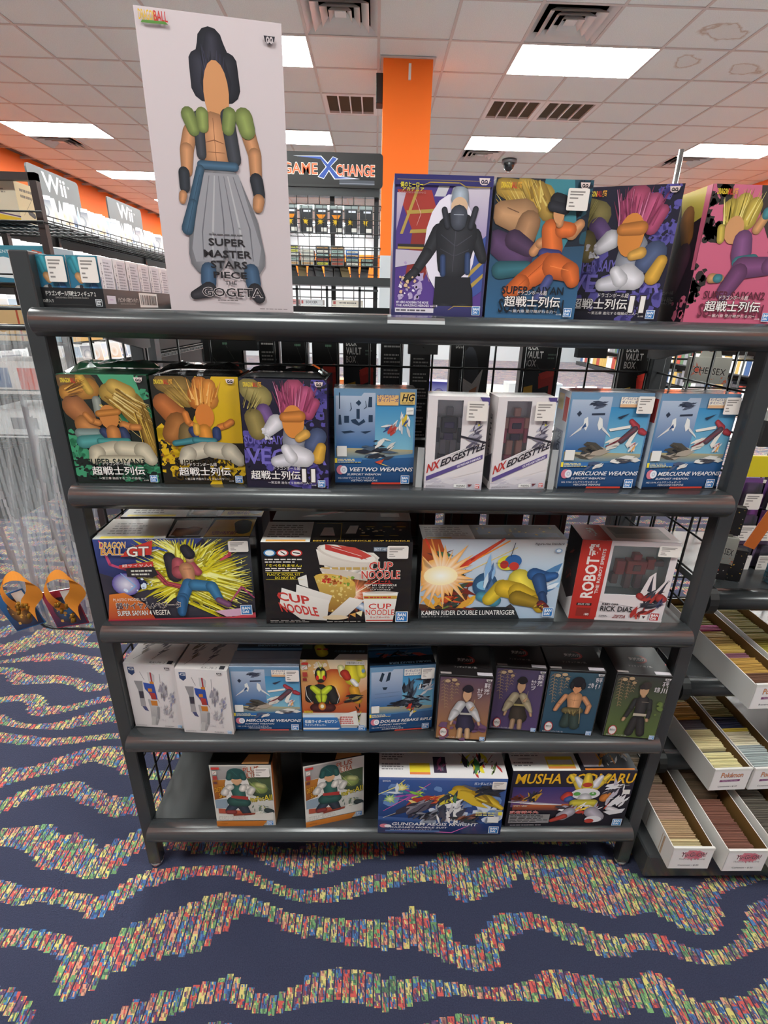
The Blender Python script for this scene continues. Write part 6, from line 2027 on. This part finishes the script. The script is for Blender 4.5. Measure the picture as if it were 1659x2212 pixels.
# shop sign rack
GC = (-.3, 4.1, 0)
gr = thing('cartridge_rack', 'black wire rack with the shop sign, left of the orange column', 'shelf', GC)
t = thing('shop_sign', 'black shop name board in orange letters around a blue X', 'sign', (-.31, 3.99, 2.15))
q = MB(); P = []
w, h, r = .70, .20, .022
for cx, cz, a0 in ((w/2-r, h-r, 0), (-w/2+r, h-r, 90), (-w/2+r, r, 180), (w/2-r, r, 270)):
    for k in range(4): a = math.radians(a0+30*k); P.append((cx+r*math.cos(a), cz+r*math.sin(a)))
q.prism(P, 'y', 0, .012); q.build('sign_board', M_SIGN_B, t)
A = Art(w, h); A.run('''
o e8643a/e8d8cc 4,37,36,68 GAME
p d8dce8 14,87 41,89 47,70 52,88 57,82 50,60 58,33 78,26 53,23 48,46 43,23 37,29 45,58 40,81
p 2f4f9e 18,86 40.6,87 47,66 52,86 56,82 49.4,60 57.4,31 72,27.6 54,25 48,50 43,25.6 38,30 46,58 40,80
o e8643a/e8d8cc 55,92,34,66 CHANGE
p 4a4e58 58,8 92,8 92,22 58,22
p 8a8e9a 58,11 92,11 92,13 58,13
p 2c2b2c 2,2 58,2 58,7 2,7
'''); A.build(t)
for x in (-.645, -.31, .0):
    q = MB(); q.box(x-.016, 4.06, 0, x+.016, 4.09, 2.2); gp(q, 'upright', M_BLACK, gr, GC)
q = MB(); q.box(-.66, 4.0, 2.1, .02, 4.06, 2.16); gp(q, 'top_channel', M_BLACK, gr, GC)
q = MB()
for i in range(9): q.tube([(-.64+i*.08, 4.07, .3), (-.64+i*.08, 4.07, 2.12)], .003, 4)
for i in range(22): q.tube([(-.65, 4.07, .34+i*.08), (.02, 4.07, .34+i*.08)], .003, 4)
stuff(gp(q, 'gridwall', M_WIRE, gr, GC))
for z0, z1 in ((1.86, 2.03), (1.66, 1.78)):
    q = MB()
    for i in range(15): q.tube([(-.65+i*.048, 3.9, z0), (-.65+i*.048, 3.9, z1), ], .0022, 4); q.tube([(-.65+i*.048, 3.9, z0), (-.65+i*.048, 4.07, z0)], .0022, 4)
    for zz in (z0, (z0+z1)/2, z1): q.tube([(-.65, 3.9, zz), (.03, 3.9, zz)], .003, 4)
    for x in (-.65, .03): q.tube([(x, 3.9, z1), (x, 4.07, z1)], .003, 4)
    stuff(gp(q, 'wire_basket', M_WIRE, gr, GC))
q = MB(); q.box(-.66, 3.86, 1.535, .12, 4.06, 1.59); gp(q, 'shelf', M_BLACK, gr, GC)
q = MB(); q.box(-.66, 3.86, 1.36, .02, 4.06, 1.37); gp(q, 'lower_shelf', M_BLACK, gr, GC)
q = MB()
for x in (-.55, -.34, -.11): q.box(x-.008, 3.84, 1.2, x+.008, 3.85, 1.53)
q.box(-.66, 3.84, 1.50, .02, 3.852, 1.512)
stuff(gp(q, 'front_bars', M_BLACK, gr, GC))
for i in range(6):
    x = -.585 + i*.103
    t = thing('cartridge_pack', ('grey cartridge pack with a yellow burst, %s from the left in the upper basket' % ('first', 'second', 'third', 'fourth', 'fifth', 'sixth')[i]), 'game pack', (x, 3.94 + .01*(i % 2), 1.868), 0, 'cartridge packs in the upper wire basket')
    q = MB(); q.box(-.044, 0, 0, .044, .02, .15, lin('5a5e62', 1.1)); q.build('pack_body', M_GLOSS, t, .002)
    q = MB(); q.box(-.047, .004, .135, .047, .016, .168, lin('8a9494', 1.1)); q.build('clear_lid', M_GLOSS, t, .002)
    A = Art(.088, .15); A.run('p 3a3c40 4,4 96,4 96,96 4,96\np d8dce8 30,84 86,84 86,92 30,92\n' + ('p e08a2a 14,74 86,74 66,58 34,58\n' if i in (0, 2, 3) else '') + 'k e8c83a c8a02a 44,46,12,30,9,%d\np e0e0da 50,6 92,6 92,22 50,22' % i); A.build(t, None, M_GLOSS)
rg = random.Random(4)
for s_ in range(6):
    x = -.585 + s_*.105; N_ = (5, 4, 5, 5, 4, 2)[s_]
    for k in range(N_):
        col = ('8a8d8e', '9a9c98', '4a4c50', '6a6c6a', ('3a6aa8' if k > 1 else '5a5a5c'), '3a2c2c')[s_]; cap = rg.choice(['d8d8cc', 'c8a070', '9ab8b0', 'c8c83a', 'b0503a'])
        t = thing('game_cartridge', 'game cartridge in the lower wire basket, %s stack from the left, %s from the bottom' % (('first', 'second', 'third', 'fourth', 'fifth', 'sixth')[s_], ('first', 'second', 'third', 'fourth', 'fifth')[k]), 'cartridge', (x, 3.93, 1.665 + k*.0255), 0, 'stacked cartridges in the lower wire basket')
        q = MB(); q.box(-.046, 0, 0, .046, .10, .0235, lin(col, 1.1)); q.build('cartridge_shell', M_PRINT, t, .002)
        A = Art(.092, .0235); A.run('p %s 8,24 92,24 92,80 8,80\ny 3a3a3a 16,84,36,70,1' % cap); A.build(t)
for i, (x, w, c, tx) in enumerate(((-.6, .10, 'd8a0a0', ''), (-.455, .16, 'd8dce0', 'SOCCER'), (-.455, .16, 'dcdcd8', ''), (-.2, .22, 'e0ddd0', 'PHANDROM CITY'), (-.2, .22, 'dcd8cc', 'SPORTSMATCH'), (-.6, .10, 'e0dcdc', ''))):
    zz = 1.4 if i in (2, 4, 5) else 1.437
    if i in (3, 4): tx = ''
    t = thing('boxed_game', ('pinkish boxed game', 'white boxed game lettered on its spine', 'white boxed game under the lettered one', 'cream boxed game, upper of two', 'cream boxed game, lower of two', 'pale boxed game under the pinkish one')[i] + ' on the lowest visible shelf of the sign rack', 'game box', (x, 3.9, zz-.03), 0)
    q = MB(); q.box(-w/2, 0, 0, w/2, .13, .034, lin(c, 1.1)); q.build('box_body', M_PRINT, t, .001)
    A = Art(w, .034); A.run(('* 3a3c44 24,76,26,74 %s\n' % tx if tx else 'y 5a5c60 24,80,30,70,1\n') + 'p c86a6a 4,20 12,20 12,80 4,80'); A.build(t)
for i in range(9):
    x = -.58 + i*.062
    t = thing('loose_manual', 'dark loose booklet leaning on the shelf of the sign rack, %s from the left' % ('first', 'second', 'third', 'fourth', 'fifth', 'sixth', 'seventh', 'eighth', 'ninth')[i], 'booklet', (x, 3.95, 1.591), .3, 'dark booklets on the sign rack shelf')
    q = MB(); q.box(-.03, 0, 0, .03, .006, .10 + .01*(i % 3), lin(('2a2a2c', '6a5a34', '3a3438', '2a2c30', '4a4a4e')[i % 5], 1.1)); o = q.build('booklet', M_PRINT, t, .001); o.rotation_euler = (-.25, .2*((i % 3)-1), 0)
# low tables of cases and boxes seen through the rack
TC = (.5, 3.4, 0)
tb = thing('game_table', 'low white display table seen through the gap below the top shelf', 'table', TC)
q = MB(); q.box(-1.9, 2.9, .68, 2.6, 3.9, .72); gp(q, 'table_top', mat('white_laminate', 'c8ccd0', .4), tb, TC)
for x in (-1.85, 2.5):
    for y in (2.95, 3.82):
        q = MB(); q.box(x, y, 0, x+.05, y+.05, .68); gp(q, 'leg', M_BLACK, tb, TC)
for i in range(24):
    x = -1.75 + i*.17
    put_case(n, x, 3.05 + .05*(i % 2), .722, math.radians(-6 + (i*11) % 13), .22, 'pale game case in the front row on the low table, %s from the left' % ORD[i], 'cases in the front row on the low table'); n += 1
for i in range(24):
    x = -1.7 + i*.17
    o = put_case(n, x, 3.55 + .05*(i % 2), .722, math.radians(-6 + (i*7) % 13), .22, 'pale game case in the back row on the low table, %s from the left' % ORD[i], 'cases in the back row on the low table'); n += 1
for i, (x, c, lb) in enumerate(((.42, '3a3a8a', 'blue and violet'), (.6, 'c8a02a', 'black and yellow'), (.95, 'd8dce0', 'plain white'), (1.15, 'c8d0d8', 'pale blue'), (-.2, 'd8722a', 'orange'), (-1.0, 'd8d8d8', 'pale grey'))):
    carton('display_carton', lb + ' upright carton on the low table seen through the rack gap', None, x, 3.3, .721, .15, .24, .12, (i*37) % 20-10, c, 'v %s e0e0e4 2,2 98,2 98,98 2,98\nr d8c84a %s 50,60,26,24' % (c, c) if i != 2 else 'p dcdee0 2,2 98,2 98,98 2,98', ct=c, seam=False)
# wall shelving under the orange band, far away
for nm, x0, y0, x1, y1 in (('left', -5.7, 6.0, -5.35, 15.5), ('right', 6.05, 7.0, 6.4, 15.5)):
    C_ = ((x0+x1)/2, (y0+y1)/2, 0)
    t = thing('wall_shelving', 'dark stocked shelving along the %s wall' % nm, 'shelf', C_)
    q = MB(); q.box(x0, y0, 0, x1, y1, .1); gp(q, 'base', M_BLACK, t, C_)
    q = MB(); q.box(x0 if nm == 'left' else x1-.03, y0, .1, x0+.03 if nm == 'left' else x1, y1, 2.1); gp(q, 'back_panel', M_BLACK_MATT, t, C_)
    for zt in (.5, .9, 1.3, 1.7, 2.08):
        q = MB(); q.box(x0, y0, zt, x1, y1, zt+.02); gp(q, 'shelf', M_BLACK, t, C_)
    q = MB(); rg = random.Random(5)
    for zt in (.12, .52, .92, 1.32, 1.72):
        y = y0+.05
        while y < y1-.2:
            w_ = .06+.12*rg.random(); q.box(x0+.05, y, zt, x1-.05, y+w_, zt+.2+.1*rg.random(), lin(rg.choice(['d8d8dc', '3a5a8a', 'b0483a', '4a4a50', 'c8a85a', 'e0e0e0', '5a7a5a', '8a8a90']))); y += w_+.01
    stuff(gp(q, 'stock', M_PRINT, t, C_))
for pi in range(6):
    if pi not in used_p: raise RuntimeError('unused case')
